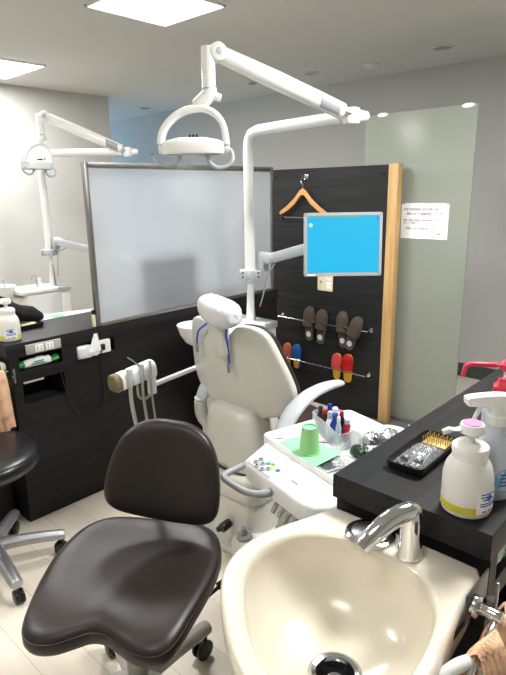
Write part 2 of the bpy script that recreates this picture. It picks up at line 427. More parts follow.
# ------------------------------------------------------------------ dark panel with light wood end post
t = thing('divider_panel', 'charcoal wood-grain divider panel with a light wood end post', 'divider panel', (3.13, 2.3, 0))
b = B(); box(b, (3.107, 1.765, 0), (3.147, 2.98, 1.642), .0015); obj('board', b, 'panel', t)
b = B(); box(b, (3.100, 1.70, 0), (3.154, 1.765, 1.646), .002); obj('end_post', b, 'wood', t, label='light wood end post')
for y, z in ((2.653, 1.594), (1.806, 1.594), (1.804, .836), (1.807, .08)):
    b = B(); cyl(b, (3.103, y, z), (3.1075, y, z), .008, n=14); obj('bolt_cap', b, 'bplast', t)
b = B(); slab(b, [(3.100, 1.90), (3.195, 1.90), (3.195, 1.60), (2.98, 1.44), (2.86, 1.44), (3.0, 1.66)], 0, .006)
tag(obj('floor_mat', b, plain('grey_floor_strip', (92, 91, 90), .6)), 'grey floor strip at the foot of the wood post', 'floor strip')

# wall rails and slippers
def rail(z, y0, y1, lab):
    t = thing('slipper_rail', lab, 'rail', (3.1, (y0+y1)/2, z), 0, 'steel slipper rails')
    b = B(); cyl(b, (3.055, y0-.042, z), (3.055, y1-.018, z), .005, n=12); obj('bar', b, 'chrome', t)
    for y in (y0-.03, y1-.03):
        b = B(); cyl(b, (3.107, y, z), (3.101, y, z), .018, n=20, bev=.002); cyl(b, (3.102, y, z), (3.055, y, z), .006, n=12); obj('bracket', b, 'chrome', t)
rail(.612, 1.876, 2.615, 'upper steel rail holding the brown slippers')
rail(.308, 1.882, 2.605, 'lower steel rail holding the small bright slippers')
def slipper(y, z, L, W, tilt, cap, sole, ins, lab, group):
    off = .022 if tilt > .3 else 0
    """hung toe up: sole against the panel, rail passes below the vamp"""
    t = thing('slipper', lab, 'slipper', (3.085, y, z), 0, group)
    m = frame((3.098-off, y, z), (0, -math.cos(tilt), -math.sin(tilt)), (0, -math.sin(tilt), math.cos(tilt)), (-1, 0, 0))
    # local x width, y up along the foot (0 heel, L toe), z out from panel
    out = spline([(-W*.30, L*.06), (-W*.10, 0), (W*.10, 0), (W*.32, L*.06), (W*.38, L*.3), (W*.44, L*.6), (W*.46, L*.8), (W*.28, L*.97), (0, L), (-W*.28, L*.97), (-W*.46, L*.8), (-W*.44, L*.6), (-W*.38, L*.3)], 3)
    b = B(); slab(b, out, 0, .014, .004, mapf(m)); obj('sole', b, sole, t)
    b = B(); slab(b, inset(out, .005), .0135, .017, .001, mapf(m)); obj('insole', b, ins, t)
    b = B(); rings = []
    for k in range(9):
        s = k/8; yy = L*(.46+.54*s); hw = W*.5*(1 if s < .55 else math.sqrt(max(0, 1-((s-.55)/.46)**2)))+.002; hh = .040*(1-.5*s*s)*(L/.25)*(1 if s < .8 else (1-(s-.8)*3.2))
        rings.append([m @ V((hw*math.cos(PI*i/10), yy, .012+max(hh, .006)*math.sin(PI*i/10)**.8)) for i in range(11)])
    loft(b, rings, closed=False, cap0=False, cap1=True)
    bmesh.ops.solidify(b, geom=b.faces[:], thickness=-.004)
    obj('vamp', b, cap, t)
    b = B(); cyl(b, m @ V((0, L*.2, .0165)), m @ V((0, L*.2, .0175)), W*.22, n=16); obj('heel_print', b, 'print' if cap == 'felt' else ins, t)
    return t
sl = [(2.335, .462, .25, .092, .03, 'felt', 'felt2', 'felt2', 'brown slipper on the upper rail, leftmost', 'brown adult slippers on the upper rail'),
      (2.240, .455, .25, .092, .10, 'felt', 'felt2', 'felt2', 'brown slipper, second from the left on the upper rail', 'brown adult slippers on the upper rail'),
      (2.048, .462, .25, .088, -.02, 'felt', 'felt2', 'felt2', 'brown slipper partly behind the tilted one at the rail end', 'brown adult slippers on the upper rail'),
      (1.995, .462, .25, .090, .36, 'felt', 'felt2', 'felt2', 'brown slipper strongly tilted, rightmost on the upper rail', 'brown adult slippers on the upper rail'),
      (2.535, .236, .175, .072, .02, 'coral', 'insole', 'insole', 'coral child slipper with yellow insole beside the blue one', 'children slippers on the lower rail'),
      (2.447, .232, .185, .078, .02, 'blue', 'blue', 'insole', 'blue child slipper with yellow insole on the lower rail', 'children slippers on the lower rail'),
      (2.095, .228, .185, .078, .03, 'rose', 'insole', 'insole', 'rose pink child slipper left of the bright red one', 'children slippers on the lower rail'),
      (2.005, .224, .20, .084, .02, 'redsl', 'insole', 'insole', 'bright red child slipper with yellow insole, rightmost below', 'children slippers on the lower rail')]
for i, s_ in enumerate(sl): slipper(*s_)

# hanger
t = thing('coat_hanger', 'wooden coat hanger with trouser bar on the charcoal panel', 'coat hanger', (3.075, 2.3900, 1.5))
b = B()
m = frame((3.075, 2.3900, 0), (0, -1, 0), (0, 0, 1), (-1, 0, 0))
prof = [(0, 1.515), (.028, 1.497), (.075, 1.445), (.14, 1.395), (.195, 1.362), (.203, 1.346), (.19, 1.338), (.13, 1.366), (.07, 1.408), (.02, 1.463), (0, 1.472)]
full = prof+[(-x, z) for x, z in prof[-2:0:-1]]
slab(b, full[::-1], -.007, .007, .0035, mapf(m)); obj('shoulder_bar', b, 'hanger', t)
b = B(); cyl(b, (3.075, 2.5900, 1.322), (3.075, 2.1950, 1.322), .0025, n=8); obj('trouser_bar', b, 'chrome', t)
for y in (2.5700, 2.2100):
    b = B(); tube(b, [(3.075, y, 1.352), (3.075, y, 1.322)], .002, n=8); box(b, (3.065, y-.012, 1.303), (3.085, y+.012, 1.330), .003); obj('clip', b, 'bplast', t)
b = B(); tube(b, [(3.075, 2.3900, 1.50), (3.075, 2.3900, 1.535), (3.075, 2.4020, 1.55), (3.075, 2.4060, 1.568), (3.075, 2.3900, 1.583), (3.075, 2.3740, 1.572)], .0025, n=8, smooth=4); obj('hook', b, 'chrome', t)
t = thing('coat_hook', 'chrome wall hook carrying the wooden hanger', 'hook', (3.1, 2.3900, 1.58))
b = B(); cyl(b, (3.107, 2.3800, 1.59), (3.101, 2.3800, 1.59), .017, n=20, bev=.002); obj('plate', b, 'chrome', t)
b = B(); tube(b, [(3.102, 2.3800, 1.59), (3.075, 2.3800, 1.578), (3.06, 2.3800, 1.59)], .004, n=8, smooth=4); obj('peg', b, 'chrome', t)

# switch plate
t = thing('switch_plate', 'cream switch and outlet plate on the charcoal panel below the monitor', 'switch plate', (3.1, 2.21, .89))
b = B(); slab(b, rrect(-.062, -.06, .062, .06, .008), 0, .008, .003, mapf(frame((3.107, 2.213, .892), (0, -1, 0), (0, 0, 1), (-1, 0, 0)))); obj('plate', b, 'cream', t)
b = B(); cyl(b, (3.099, 2.245, .895), (3.092, 2.245, .895), .009, n=16, bev=.002); obj('knob', b, 'mgrey', t)
for z in (.915, .885, .86):
    b = B(); box(b, (3.0965, 2.165, z-.009), (3.100, 2.198, z+.009), .001); obj('switch', b, 'label', t)

# ------------------------------------------------------------------ counters (two, 2.065 m apart)
DY = 2.065
def holes_face(bm, X0, X1, Z0, Z1, y, holes, th=.018):
    xs = sorted({X0, X1, *[h[0] for h in holes], *[h[1] for h in holes]}); zs = sorted({Z0, Z1, *[h[2] for h in holes], *[h[3] for h in holes]})
    for i in range(len(xs)-1):
        for k in range(len(zs)-1):
            cx, cz = (xs[i]+xs[i+1])/2, (zs[k]+zs[k+1])/2
            if any(h[0] < cx < h[1] and h[2] < cz < h[3] for h in holes): continue
            box(bm, (xs[i], y, zs[k]), (xs[i+1], y+th, zs[k+1]))
def counter(dy, lab, holes, which):
    y0, y1 = .30+dy, .66+dy
    t = thing('counter', lab, 'counter', (1.9, (y0+y1)/2, 0))
    b = B(); slab(b, [(.97, y0), (2.79, y0), (2.79, y1), (.97, y1)], .813, .87, .002); obj('worktop', b, 'top', t)
    # carcass: hollow box with openings towards -Y
    b = B(); holes_face(b, .985, 2.775, .06, .813, y0+.003, holes)
    box(b, (.985, y1-.02, .0), (2.775, y1-.002, .813)); box(b, (.985, y0+.021, 0), (1.0, y1-.02, .813)); box(b, (2.76, y0+.021, 0), (2.775, y1-.02, .813))
    box(b, (.985, y0+.012, 0), (2.775, y0+.022, .06))
    bmesh.ops.remove_doubles(b, verts=b.verts, dist=.0001)
    obj('carcass', b, 'dark', t)
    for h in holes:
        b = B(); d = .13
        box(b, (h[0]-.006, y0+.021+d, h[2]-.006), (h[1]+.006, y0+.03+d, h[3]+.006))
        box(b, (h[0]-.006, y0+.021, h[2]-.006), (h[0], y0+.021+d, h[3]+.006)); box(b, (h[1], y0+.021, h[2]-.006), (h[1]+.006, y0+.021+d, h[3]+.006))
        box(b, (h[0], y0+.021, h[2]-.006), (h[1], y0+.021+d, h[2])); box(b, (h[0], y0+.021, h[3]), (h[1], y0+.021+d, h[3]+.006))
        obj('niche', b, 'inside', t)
    return t
HA = [(1.022, 1.227, .739, .803), (1.026, 1.229, .583, .690), (1.31, 1.515, .735, .803)]
ctB = counter(DY, 'long dark counter under the frosted board, niches in its side', HA, 'B')
ctA = counter(0, 'dark counter at right carrying the pump bottles and instrument tray', HA[:2], 'A')
b = B(); box(b, (1.03, 2.362, .681), (1.125, 2.369, .689), .001); obj('niche_shelf', b, 'greybeige', ctB, label='short metal rail in the lower niche')
b = B(); cyl(b, (1.117, 2.367, .036), (1.117, 2.374, .036), .008, n=12); obj('bolt_cap', b, 'bplast', ctB)
# power strip on fascia
t = thing('power_strip', 'beige power strip with two outlets on the left counter edge', 'power strip', (1.14, 2.36, .82))
b = B(); box(b, (1.055, 2.355, .812), (1.222, 2.365, .856), .002); obj('plate', b, 'greybeige', t)
for x in (1.115, 1.165):
    b = B(); box(b, (x-.019, 2.352, .818), (x+.019, 2.356, .850), .001); obj('outlet', b, 'label', t)
    s = b = B()
    for dz in (.826, .840):
        box(b, (x-.010, 2.3512, dz-.003), (x-.007, 2.353, dz+.004)); box(b, (x+.007, 2.3512, dz-.003), (x+.010, 2.353, dz+.004))
    obj('slot', b, 'bplast', t)
# things in the niches
def packet(dy, lab):
    t = thing('packet', lab, 'packet', (1.12, 2.40-DY+dy, .74))
    y = .33+dy
    b = B(); rings = []; rnd = random.Random(11)
    for k in range(13):
        x = 1.028+.19*k/12; h = .046*(1-.35*abs(k-6)/6)+.006*math.sin(k*1.7)
        rings.append([(x, y+.010+(.022+.004*rnd.random())*math.cos(a), .741+h/2+(.5*h)*math.sin(a)) for a in [2*PI*i/14 for i in range(14)]])
    loft(b, rings); obj('bag', b, 'bag', t)
    b = B(); rings = []
    for k in range(11):
        x = 1.052+.125*k/10; h = .046*(1-.35*abs(x-1.123)/.095)
        rings.append([(x, y+.006+(.023+.004*rnd.random())*math.cos(a), .7415+h/2+(.5*h+.001)*math.sin(a)) for a in [2*PI*i/14 for i in range(14)]])
    loft(b, rings); obj('label_patch', b, 'tissue', t, label='white front')
    b = B()
    for i in range(2): box(b, (1.08+.012*i, y-.0215, .758+.009*i), (1.14, y-.0195, .762+.009*i))
    obj('print', b, 'bag', t)
packet(DY, 'green and white packet in the upper niche of the left counter')
packet(0, 'green packet glimpsed in the niche of the right counter')
t = thing('tissue_pack', 'tissue packet with a tissue pulled up, in the counter slot', 'tissue pack', (1.36, 2.37, .735))
b = B(); rings = []
for k in range(7):
    x = 1.302+.112*k/6; w_ = .018 if k in (0, 6) else .03
    rings.append([(x, 2.360+w_*.62*math.copysign(abs(math.cos(a))**.6, math.cos(a))+.003*math.sin(a*3+k*2), .764+(.030+.004*math.sin(k*3))*math.copysign(abs(math.sin(a))**.6, math.sin(a))+.002*math.sin(a*5+k)) for a in [2*PI*i/20 for i in range(20)]])
loft(b, rings); obj('pack', b, 'wrap', t)
b = B(); rings = []
for k in range(7):
    s = k/6; z = .760+.085*s; wd = .036*(1-s*.8)
    rings.append([(1.385+wd*math.cos(a)+.014*s, 2.345+.010*math.sin(a)*(1-s*.6)+.004*math.sin(3*a+k), z) for a in [2*PI*i/14 for i in range(14)]])
loft(b, rings); obj('tissue', b, 'tissue', t)
t = thing('wall_socket', 'white socket box in the counter slot beside the tissues', 'socket', (1.45, 2.37, .74))
b = B(); box(b, (1.418, 2.355, .737), (1.482, 2.40, .801), .002); obj('housing', b, 'white', t)
b = B(); box(b, (1.426, 2.340, .755), (1.444, 2.356, .785), .003); obj('plug', b, 'bplast', t, label='black plug')
b = B(); tube(b, [(1.425, 2.345, .765), (1.418, 2.352, .70), (1.422, 2.356, .60), (1.415, 2.354, .50), (1.36, 2.352, .435), (1.30, 2.352, .44), (1.245, 2.352, .52), (1.215, 2.352, .62), (1.205, 2.352, .69), (1.20, 2.375, .705)], .0028, n=8, smooth=6)
tag(obj('power_cable', b, 'bplast'), 'thin black cable looping down the dark counter side', 'cable')

# frosted board on the left counter
t = thing('frosted_board', 'wide frosted white board in an aluminium frame on the counter', 'board', (2.08, 2.365, .87))
x0, x1, z0, z1 = 1.424, 2.742, .874, 1.642
b = B(); box(b, (x0+.015, 2.372, z0+.012), (x1-.015, 2.378, z1-.02)); obj('sheet', b, 'acryl', t)
b = B(); box(b, (x0, 2.362, z0), (x0+.022, 2.388, z1), .003); obj('frame_stile', b, 'alu', t)
b = B(); box(b, (x1-.022, 2.362, z0), (x1, 2.388, z1), .003); obj('frame_stile', b, 'alu', t)
b = B(); box(b, (x0+.022, 2.362, z1-.026), (x1-.022, 2.388, z1), .003); obj('frame_rail', b, 'alu', t)
b = B(); box(b, (x0+.022, 2.362, .8705), (x1-.022, 2.388, z0+.016), .003); obj('frame_rail', b, 'alu', t)
b = B(); box(b, (x0-.018, 2.37, .871), (x0-.002, 2.384, .93), .003); obj('bracket', b, 'cream', t)
b = B(); cyl(b, (x0-.01, 2.375, .935), (x0-.01, 2.375, .955), .008, n=12); obj('knob', b, 'bplast', t)

# black tray
def inst_tray(c, L, W, rz, lab, full):
    t = thing('instrument_tray', lab, 'tray', c, rz, 'black instrument trays')
    prof_o = rrect(-L/2, -W/2, L/2, W/2, .018)
    b = B()
    rings = [(0.012, 0), (.004, .004), (0, .022), (.003, .022), (.012, .006), (.02, .005)]
    loft(b, [[(x, y, z) for x, y in inset(prof_o, d)] for d, z in rings]); obj('dish', b, 'bplast', t, False)
    if full:
        b = B(); nx, ny = 16, 10; vs = []
        for i in range(nx+1):
            for j in range(ny+1):
                x = -L*.44+L*.62*i/nx; y = -W*.38+W*.76*j/ny; e = math.sin(PI*i/nx)*math.sin(PI*j/ny)
                vs.append((x, y, .009+e**.5*.014+.003*math.sin(i*1.9+j*1.3)+.002*random.random()))
        fs = [(i*(ny+1)+j, (i+1)*(ny+1)+j, (i+1)*(ny+1)+j+1, i*(ny+1)+j+1) for i in range(nx) for j in range(ny)]
        put(b, vs, fs); bmesh.ops.solidify(b, geom=b.faces[:], thickness=.0008); obj('clear_bag', b, 'film', t, False)
        for k, yy in enumerate((-.028, -.012, .004, .02)):
            b = B(); tube(b, [(-L*.42, yy, .014), (-L*.2, yy*.8, .012), (.0, yy*.6, .013), (.02, yy*.5+.006, .017)], [.004, .003, .0022, .0012], n=10, smooth=3)
            obj('instrument', b, 'chrome', t, False)
        b = B(); cyl(b, (-L*.36, .012, .016), (-L*.30, .012, .016), .012, n=20); cyl(b, (-L*.33, -.018, .016), (-L*.27, -.018, .016), .010, n=20); obj('mirror_head', b, 'steel', t, False)
        b = B(); box(b, (L*.20, -W*.36, .006), (L*.42, W*.30, .014), .003); obj('bur_stand', b, 'brass', t, False)
        for i in range(4):
            for j in range(6):
                x, y = L*.225+L*.058*i, -W*.33+W*.12*j
                b = B(); cyl(b, (x, y, .013), (x, y, .024+.003*random.random()), .0011, n=6); cyl(b, (x, y, .022), (x, y, .028), .0016, n=6); obj('bur', b, 'brass', t, False)
    else:
        for k in range(4):
            b = B(); tube(b, [(-L*.4, -.02+k*.013, .012), (0, -.015+k*.011, .014), (L*.35, -.02+k*.013, .02)], .003, n=8, smooth=2); obj('instrument', b, 'chrome' if k % 2 else 'brass', t, False)
        b = B(); box(b, (-L*.3, -W*.2, .006), (L*.1, W*.3, .016), .003); obj('wrapped_pack', b, 'film', t, False)
    return t
inst_tray((1.185, .545, .8705), .225, .095, .02, 'black tray of bagged instruments and gold burs, beside the pump bottle', True)
inst_tray((1.165, DY+.56, .8705), .20, .095, .02, 'black instrument tray on the left counter beside a white bottle', False)

# ------------------------------------------------------------------ bottles
def label_patch(bm, c, r, a0, a1, z0, z1, n=10, th=.0006, mi=0):
    vs = []
    for rr in (r, r+th):
        for k in range(n+1):
            a = a0+(a1-a0)*k/n
            for z in (z0, z1): vs.append((c[0]+rr*math.cos(a), c[1]+rr*math.sin(a), c[2]+z))
    s = 2*(n+1); fs = []
    for k in range(n):
        fs.append((s+2*k, s+2*k+2, s+2*k+3, s+2*k+1)); fs.append((2*k, 2*k+1, 2*k+3, 2*k+2))
        fs.append((2*k, 2*k+2, s+2*k+2, s+2*k)); fs.append((2*k+1, s+2*k+1, s+2*k+3, 2*k+3))
    fs += [(0, s, s+1, 1), (2*n, 2*n+1, s+2*n+1, s+2*n)]
    put(bm, vs, fs, mi)
def pump_bottle(c, lab, nozdir=(-.70, .71), pink='pink'):
    c = V(c); t = thing('pump_bottle', lab, 'pump bottle', c, 0, 'white pump bottles with a yellow band')
    R = .049
    b = B(); lathe(b, [(.042, 0), (.047, .003), (R, .010), (R, .070), (.048, .082), (.044, .098), (.036, .112), (.031, .118), (.001, .118)], c, 40); obj('body', b, 'bottle', t)
    b = B(); lathe(b, [(R+.0004, .011), (R+.0005, .027)], c, 40, cap0=False, cap1=False); bmesh.ops.solidify(b, geom=b.faces[:], thickness=-.0004); obj('band', b, 'yellow', t)
    b = B(); lathe(b, [(.033, .112), (.034, .116), (.034, .128), (.036, .130), (.035, .139), (.028, .145), (.010, .146)], c, 36); obj('collar', b, 'white', t)
    b = B(); cyl(b, c+V((0, 0, .145)), c+V((0, 0, .170)), .007, n=16); obj('stem', b, 'white', t)
    b = B(); lathe(b, [(.018, .164), (.0235, .167), (.024, .180), (.0215, .185), (.001, .1855)], c, 32)
    d = V((*nozdir, 0)).normalized(); tube(b, [c+d*.015+V((0, 0, .174)), c+d*.045+V((0, 0, .173)), c+d*.058+V((0, 0, .168))], [.008, .0065, .0055], n=12)
    obj('pump_head', b, 'white', t)
    b = B(); cyl(b, c+V((0, 0, .185)), c+V((0, 0, .1868)), .0185, n=28); obj('cap_disc', b, pink, t)
    a = math.atan2(-.95, -.35)
    b = B(); label_patch(b, c, R+.0008, a-.45, a+.62, .014, .060); obj('label', b, 'label', t)
    for zz, i0, i1, mm in ((.056, -.3, .4, 'ink'), (.050, -.3, .2, 'greyink'), (.044, -.2, .4, 'ink'), (.036, -.3, .5, 'ink'), (.031, -.3, .5, 'ink'), (.019, -.2, .0, 'redink'), (.019, .1, .4, 'greyink')):
        b = B(); label_patch(b, c, R+.0015, a+i0, a+i1, zz-.0012, zz+.0012); obj('print_line', b, mm, t)
    b = B(); m_ = frame(c+V((math.cos(a+.1), math.sin(a+.1), 0))*(R+.0018)+V((0, 0, .047)), (math.sin(a+.1), -math.cos(a+.1), 0), (0, 0, 1), (math.cos(a+.1), math.sin(a+.1), 0))
    slab(b, [(.007*math.cos(2*PI*k/16), .007*math.sin(2*PI*k/16)) for k in range(16)], 0, .0006, 0, mapf(m_)); obj('round_mark', b, 'ink', t)
    return t
pump_bottle((1.031, .378, .87), 'white pump bottle with pink-topped pump on the right counter')
pump_bottle((1.035, .375+DY+.02, .87), 'white pump bottle with yellow band on the left counter', (-.9, -.4), 'white')

c = V((1.124, .364, .87))
t = thing('spray_bottle', 'cloudy trigger spray bottle with blue round sticker', 'spray bottle', c)
b = B(); lathe(b, [(.036, 0), (.041, .004), (.043, .012), (.043, .085), (.039, .105), (.027, .128), (.020, .142), (.017, .160), (.001, .160)], c, 36); obj('body', b, 'clearbottle', t)
b = B(); lathe(b, [(.020, .158), (.021, .160), (.021, .178), (.017, .182)], c, 28); obj('collar', b, 'white', t)
sd = V((-.66, .75, 0)).normalized(); sx_ = V((-sd.y, sd.x, 0))
m = frame(c+V((0, 0, .19)), sd, Z, sx_)
b = B(); slab(b, spline([(-.040, .006), (-.034, .026), (-.01, .034), (.03, .033), (.064, .028), (.068, .020), (.064, .010), (.040, .008), (.018, .002), (.014, -.012), (-.014, -.012), (-.022, .0)], 3)[::-1], -.014, .014, .005, mapf(m)); obj('sprayer_head', b, 'white', t)
b = B(); tube(b, [c+sd*.034+V((0, 0, .198)), c+sd*.042+V((0, 0, .18)), c+sd*.050+V((0, 0, .158))], [.006, .005, .004], n=10, smooth=4); obj('trigger', b, 'white', t)
a = math.atan2(-.86, -.50)
b = B(); vs = []; NN = 20
for k in range(NN): vs.append((a+.62*math.cos(2*PI*k/NN), .050+.027*math.sin(2*PI*k/NN)))
put(b, [(c.x+.0438*math.cos(p), c.y+.0438*math.sin(p), c.z+q) for p, q in vs]+[(c.x+.0442*math.cos(p), c.y+.0442*math.sin(p), c.z+q) for p, q in vs], [tuple(range(NN, 2*NN))]); obj('round_sticker', b, 'sticker', t)
for k in range(4):
    b = B(); label_patch(b, c, .0445, a-.35, a+.35-.1*(k == 3), .062-.008*k, .0645-.008*k); obj('sticker_print', b, 'ink', t)
for k in range(7):
    b = B(); label_patch(b, c, .0436, a+.75, a+.90, .045+.009*k, .0465+.009*k, n=3); obj('scale_mark', b, 'greyink', t)

c = V((1.35, .425, .87))
t = thing('pump_dispenser', 'clear pump dispenser with long-necked red pump, behind the spray bottle', 'pump dispenser', c)
b = B(); lathe(b, [(.040, 0), (.046, .004), (.048, .012), (.048, .095), (.043, .115), (.025, .132), (.020, .14), (.001, .14)], c, 36); obj('body', b, 'clearbottle', t)
b = B(); lathe(b, [(.027, .135), (.028, .137), (.028, .165), (.022, .170), (.018, .180), (.014, .182)], c, 28); obj('cap', b, 'red', t)
b = B(); cyl(b, c+V((0, 0, .18)), c+V((0, 0, .207)), .007, n=14); obj('stem', b, 'white', t)
d = V((-.62, .78, 0)).normalized()
b = B(); lathe(b, [(.010, .203), (.017, .207), (.018, .220), (.010, .228), (.001, .229)], c, 24)
tube(b, [c+V((0, 0, .217)), c+d*.03+V((0, 0, .218)), c+d*.088+V((0, 0, .219)), c+d*.098+V((0, 0, .213)), c+d*.103+V((0, 0, .19))], [.009, .007, .006, .006, .005], n=12, smooth=0); obj('pump_head', b, 'red', t)
b = B(); label_patch(b, c, .0485, -2.6, -1.6, .03, .09); obj('label', b, 'label', t)

# ------------------------------------------------------------------ wash basins
def ray_poly(P, c, a):
    dx, dy = math.cos(a), math.sin(a); best = None
    for i in range(len(P)):
        x1, y1 = P[i][0]-c[0], P[i][1]-c[1]; x2, y2 = P[(i+1) % len(P)][0]-c[0], P[(i+1) % len(P)][1]-c[1]
        ex, ey = x2-x1, y2-y1; den = dx*ey-dy*ex
        if abs(den) < 1e-12: continue
        s = (x1*ey-y1*ex)/den; u = (x1*dy-y1*dx)/den
        if s > 0 and -1e-6 <= u <= 1+1e-6: best = s if best is None else max(best, s)
    return best or .1
def basin(dy, lab):
    cx, cy = .72, .485
    t = thing('wash_basin', lab, 'wash basin', (cx, cy+dy, .55))
    zt = .793
    outer = [(.968, .645), (.955, .655), (.90, .672), (.83, .697), (.765, .711), (.70, .710), (.635, .683), (.58, .632), (.525, .56), (.485, .485), (.475, .40), (.51, .325), (.58, .283), (.67, .272), (.76, .286), (.86, .300), (.95, .308), (.965, .315), (.970, .33), (.971, .485)]
    inner = [(.895, .485), (.893, .54), (.868, .60), (.828, .648), (.775, .673), (.715, .672), (.655, .645), (.605, .60), (.555, .54), (.52, .47), (.512, .40), (.545, .335), (.61, .304), (.68, .300), (.75, .309), (.815, .330), (.865, .372), (.89, .43)]
    outer = spline(outer, 4); inner = spline(inner, 4)
    N = 96; dr = (.712, .470)
    A = [2*PI*k/N for k in range(N)]
    ro = [ray_poly(outer, (cx, cy), a) for a in A]; ri = [ray_poly(inner, (cx, cy), a) for a in A]
    def ring(f, z): return [(cx+r*math.cos(a), cy+dy+r*math.sin(a), z) for r, a in zip(f, A)]
    R = []
    R.append(ring([r*.45 for r in ro], .56)); R.append(ring([r*.75 for r in ro], .60)); R.append(ring([r*.93 for r in ro], .67)); R.append(ring([r*.985 for r in ro], .73)); R.append(ring(ro, .772))
    R.append(ring([r-.001 for r in ro], .784)); R.append(ring([r-.005 for r in ro], .791)); R.append(ring([r-.012 for r in ro], zt))
    R.append(ring([r*.5+q*.5 for r, q in zip(ro, ri)], zt-.001)); R.append(ring([r+.008 for r in ri], zt-.002)); R.append(ring([r+.002 for r in ri], zt-.004))
    R.append(ring([r-.004 for r in ri], zt-.012))
    for s, z in ((.985, .765), (.955, .735), (.88, .70), (.74, .665), (.53, .645), (.34, .638)):
        rr = []
        for r, a in zip(ri, A):
            px, py = cx+r*math.cos(a), cy+r*math.sin(a); rr.append((dr[0]+(px-dr[0])*s, dr[1]+(py-dr[1])*s+dy, z))
        R.append(rr)
    R.append([(dr[0]+.047*math.cos(a), dr[1]+dy+.047*math.sin(a), .634) for a in A])
    b = B(); loft(b, R, cap1=False); obj('bowl', b, 'ceramic', t, smooth=60)
    D = (dr[0], dr[1]+dy, .634)
    b = B(); lathe(b, [(.049, -.002), (.050, .003), (.044, .006), (.036, .004), (.032, -.01), (.032, -.03)], D, 40, cap0=False, cap1=False); obj('drain_ring', b, 'chrome', t)
    b = B(); lathe(b, [(.032, -.03), (.001, -.03)], D, 32, cap0=False); lathe(b, [(.033, -.004), (.033, -.05)], D, 32, cap0=False, cap1=False); obj('drain_well', b, 'blackhole', t)
    b = B(); lathe(b, [(.014, -.03), (.016, -.012), (.010, -.008), (.001, -.007)], D, 24, cap0=False); obj('drain_plug', b, 'steel', t)
    # pedestal box hidden below
    b = B(); box(b, (.60, .40+dy, 0), (.965, .60+dy, .57), .004); obj('cabinet', b, 'dark', t, label='dark cabinet below the basin')
    # faucet
    f = thing('faucet', 'chrome curved faucet with round plate on '+('the near basin' if dy == 0 else 'the far left basin'), 'faucet', (.92, .44+dy, zt))
    bx, by = .918, .438+dy
    b = B(); lathe(b, [(.0265, 0), (.0265, .004), (.024, .010), (.0215, .05), (.0205, .085), (.018, .100), (.010, .106), (.001, .107)], (bx, by, zt), 28); obj('column', b, 'chrome', f)
    b = B(); tube(b, [(bx+.012, by-.003, zt+.088), (bx-.004, by+.003, zt+.098), (bx-.045, by+.020, zt+.092), (bx-.085, by+.036, zt+.070), (bx-.106, by+.046, zt+.050)], [.015, .0195, .0200, .0185, .0160], n=20, smooth=5); obj('spout', b, 'chrome', f)
    b = B(); lathe(b, [(.052, 0), (.0525, .003), (.046, .006), (.040, .0062)], (.925, .532+dy, zt), 36, cap1=True); obj('base_plate', b, 'chrome', f)
    b = B(); lathe(b, [(.040, .006), (.037, .008), (.014, .011), (.001, .0115)], (.925, .532+dy, zt), 32, cap0=False); obj('plate_cap', b, 'steel', f)
    # towel rail
    r = thing('towel_rail', 'chrome towel rail on the side of '+('the near basin' if dy == 0 else 'the far left basin'), 'towel rail', (.85, .28+dy, .78))
    b = B(); box(b, (.835, .2885+dy, .768), (.935, .2925+dy, .826), .002); obj('plate', b, 'darksteel', r)
    b = B(); box(b, (.80, .292+dy, .756), (.93, .305+dy, .775), .002); obj('spacer', b, 'inside', r)
    b = B(); cyl(b, (.86, .289+dy, .795), (.86, .276+dy, .795), .020, n=28, bev=.003); cyl(b, (.86, .278+dy, .795), (.86, .236+dy, .795), .011, n=20, bev=.003); obj('post', b, 'chrome', r)
    b = B(); tube(b, [(.868, .245+dy, .793), (.80, .245+dy, .775), (.74, .243+dy, .755), (.70, .240+dy, .748)], .0055, n=12, smooth=3); tube(b, [(.86, .245+dy, .793), (.945, .245+dy, .775)], .0055, n=12); obj('bar', b, 'chrome', r)
    # towel draped over bar
    b = B(); pts = []
    pathp = [(.262, .50), (.258, .60), (.255, .70), (.250, .765), (.240, .795), (.228, .803), (.214, .792), (.203, .75), (.198, .68), (.196, .60), (.194, .54)]
    nx = 18
    vs = []
    for i in range(nx+1):
        s = i/nx
        for j, (yy, zz) in enumerate(pathp):
            fold = .010*math.sin(s*PI*4.2+j*.15)*(1 if j not in (3, 4, 5) else .35)
            spread = .082*(1+.15*abs(j-5)/5)
            vs.append((.848+(s-.5)*2*spread*.95, yy+dy+fold+.012, zz-.010-.02*abs(s-.5)*(1 if j in (4, 5, 6) else 0)+.004*math.sin(s*9)))
    n = len(pathp)
    put(b, vs, [(i*n+j, (i+1)*n+j, (i+1)*n+j+1, i*n+j+1) for i in range(nx) for j in range(n-1)])
    bmesh.ops.solidify(b, geom=b.faces[:], thickness=.009)
    bmesh.ops.subdivide_edges(b, edges=b.edges[:], cuts=1, use_grid_fill=True, smooth=.4)
    tag(obj('towel', b, 'towel', smooth=80), 'peach towel hanging beside '+('the near basin at lower right' if dy == 0 else 'the left counter niches'), 'towel', 'peach hand towels')
basin(0, 'large cream ceramic wash basin in the foreground, drain in view')
basin(DY, 'cream wash basin end glimpsed at the far left edge')
b = B(); tube(b, [(.69, .30, .70), (.695, .285, .745), (.745, .262, .768), (.80, .245, .745), (.815, .24, .70), (.80, .235, .64)], .011, n=16, smooth=6)
t_ = tag(obj('hose_loop', b, 'white'), 'white plastic hose loop beside the near basin, bottom edge', 'hose')
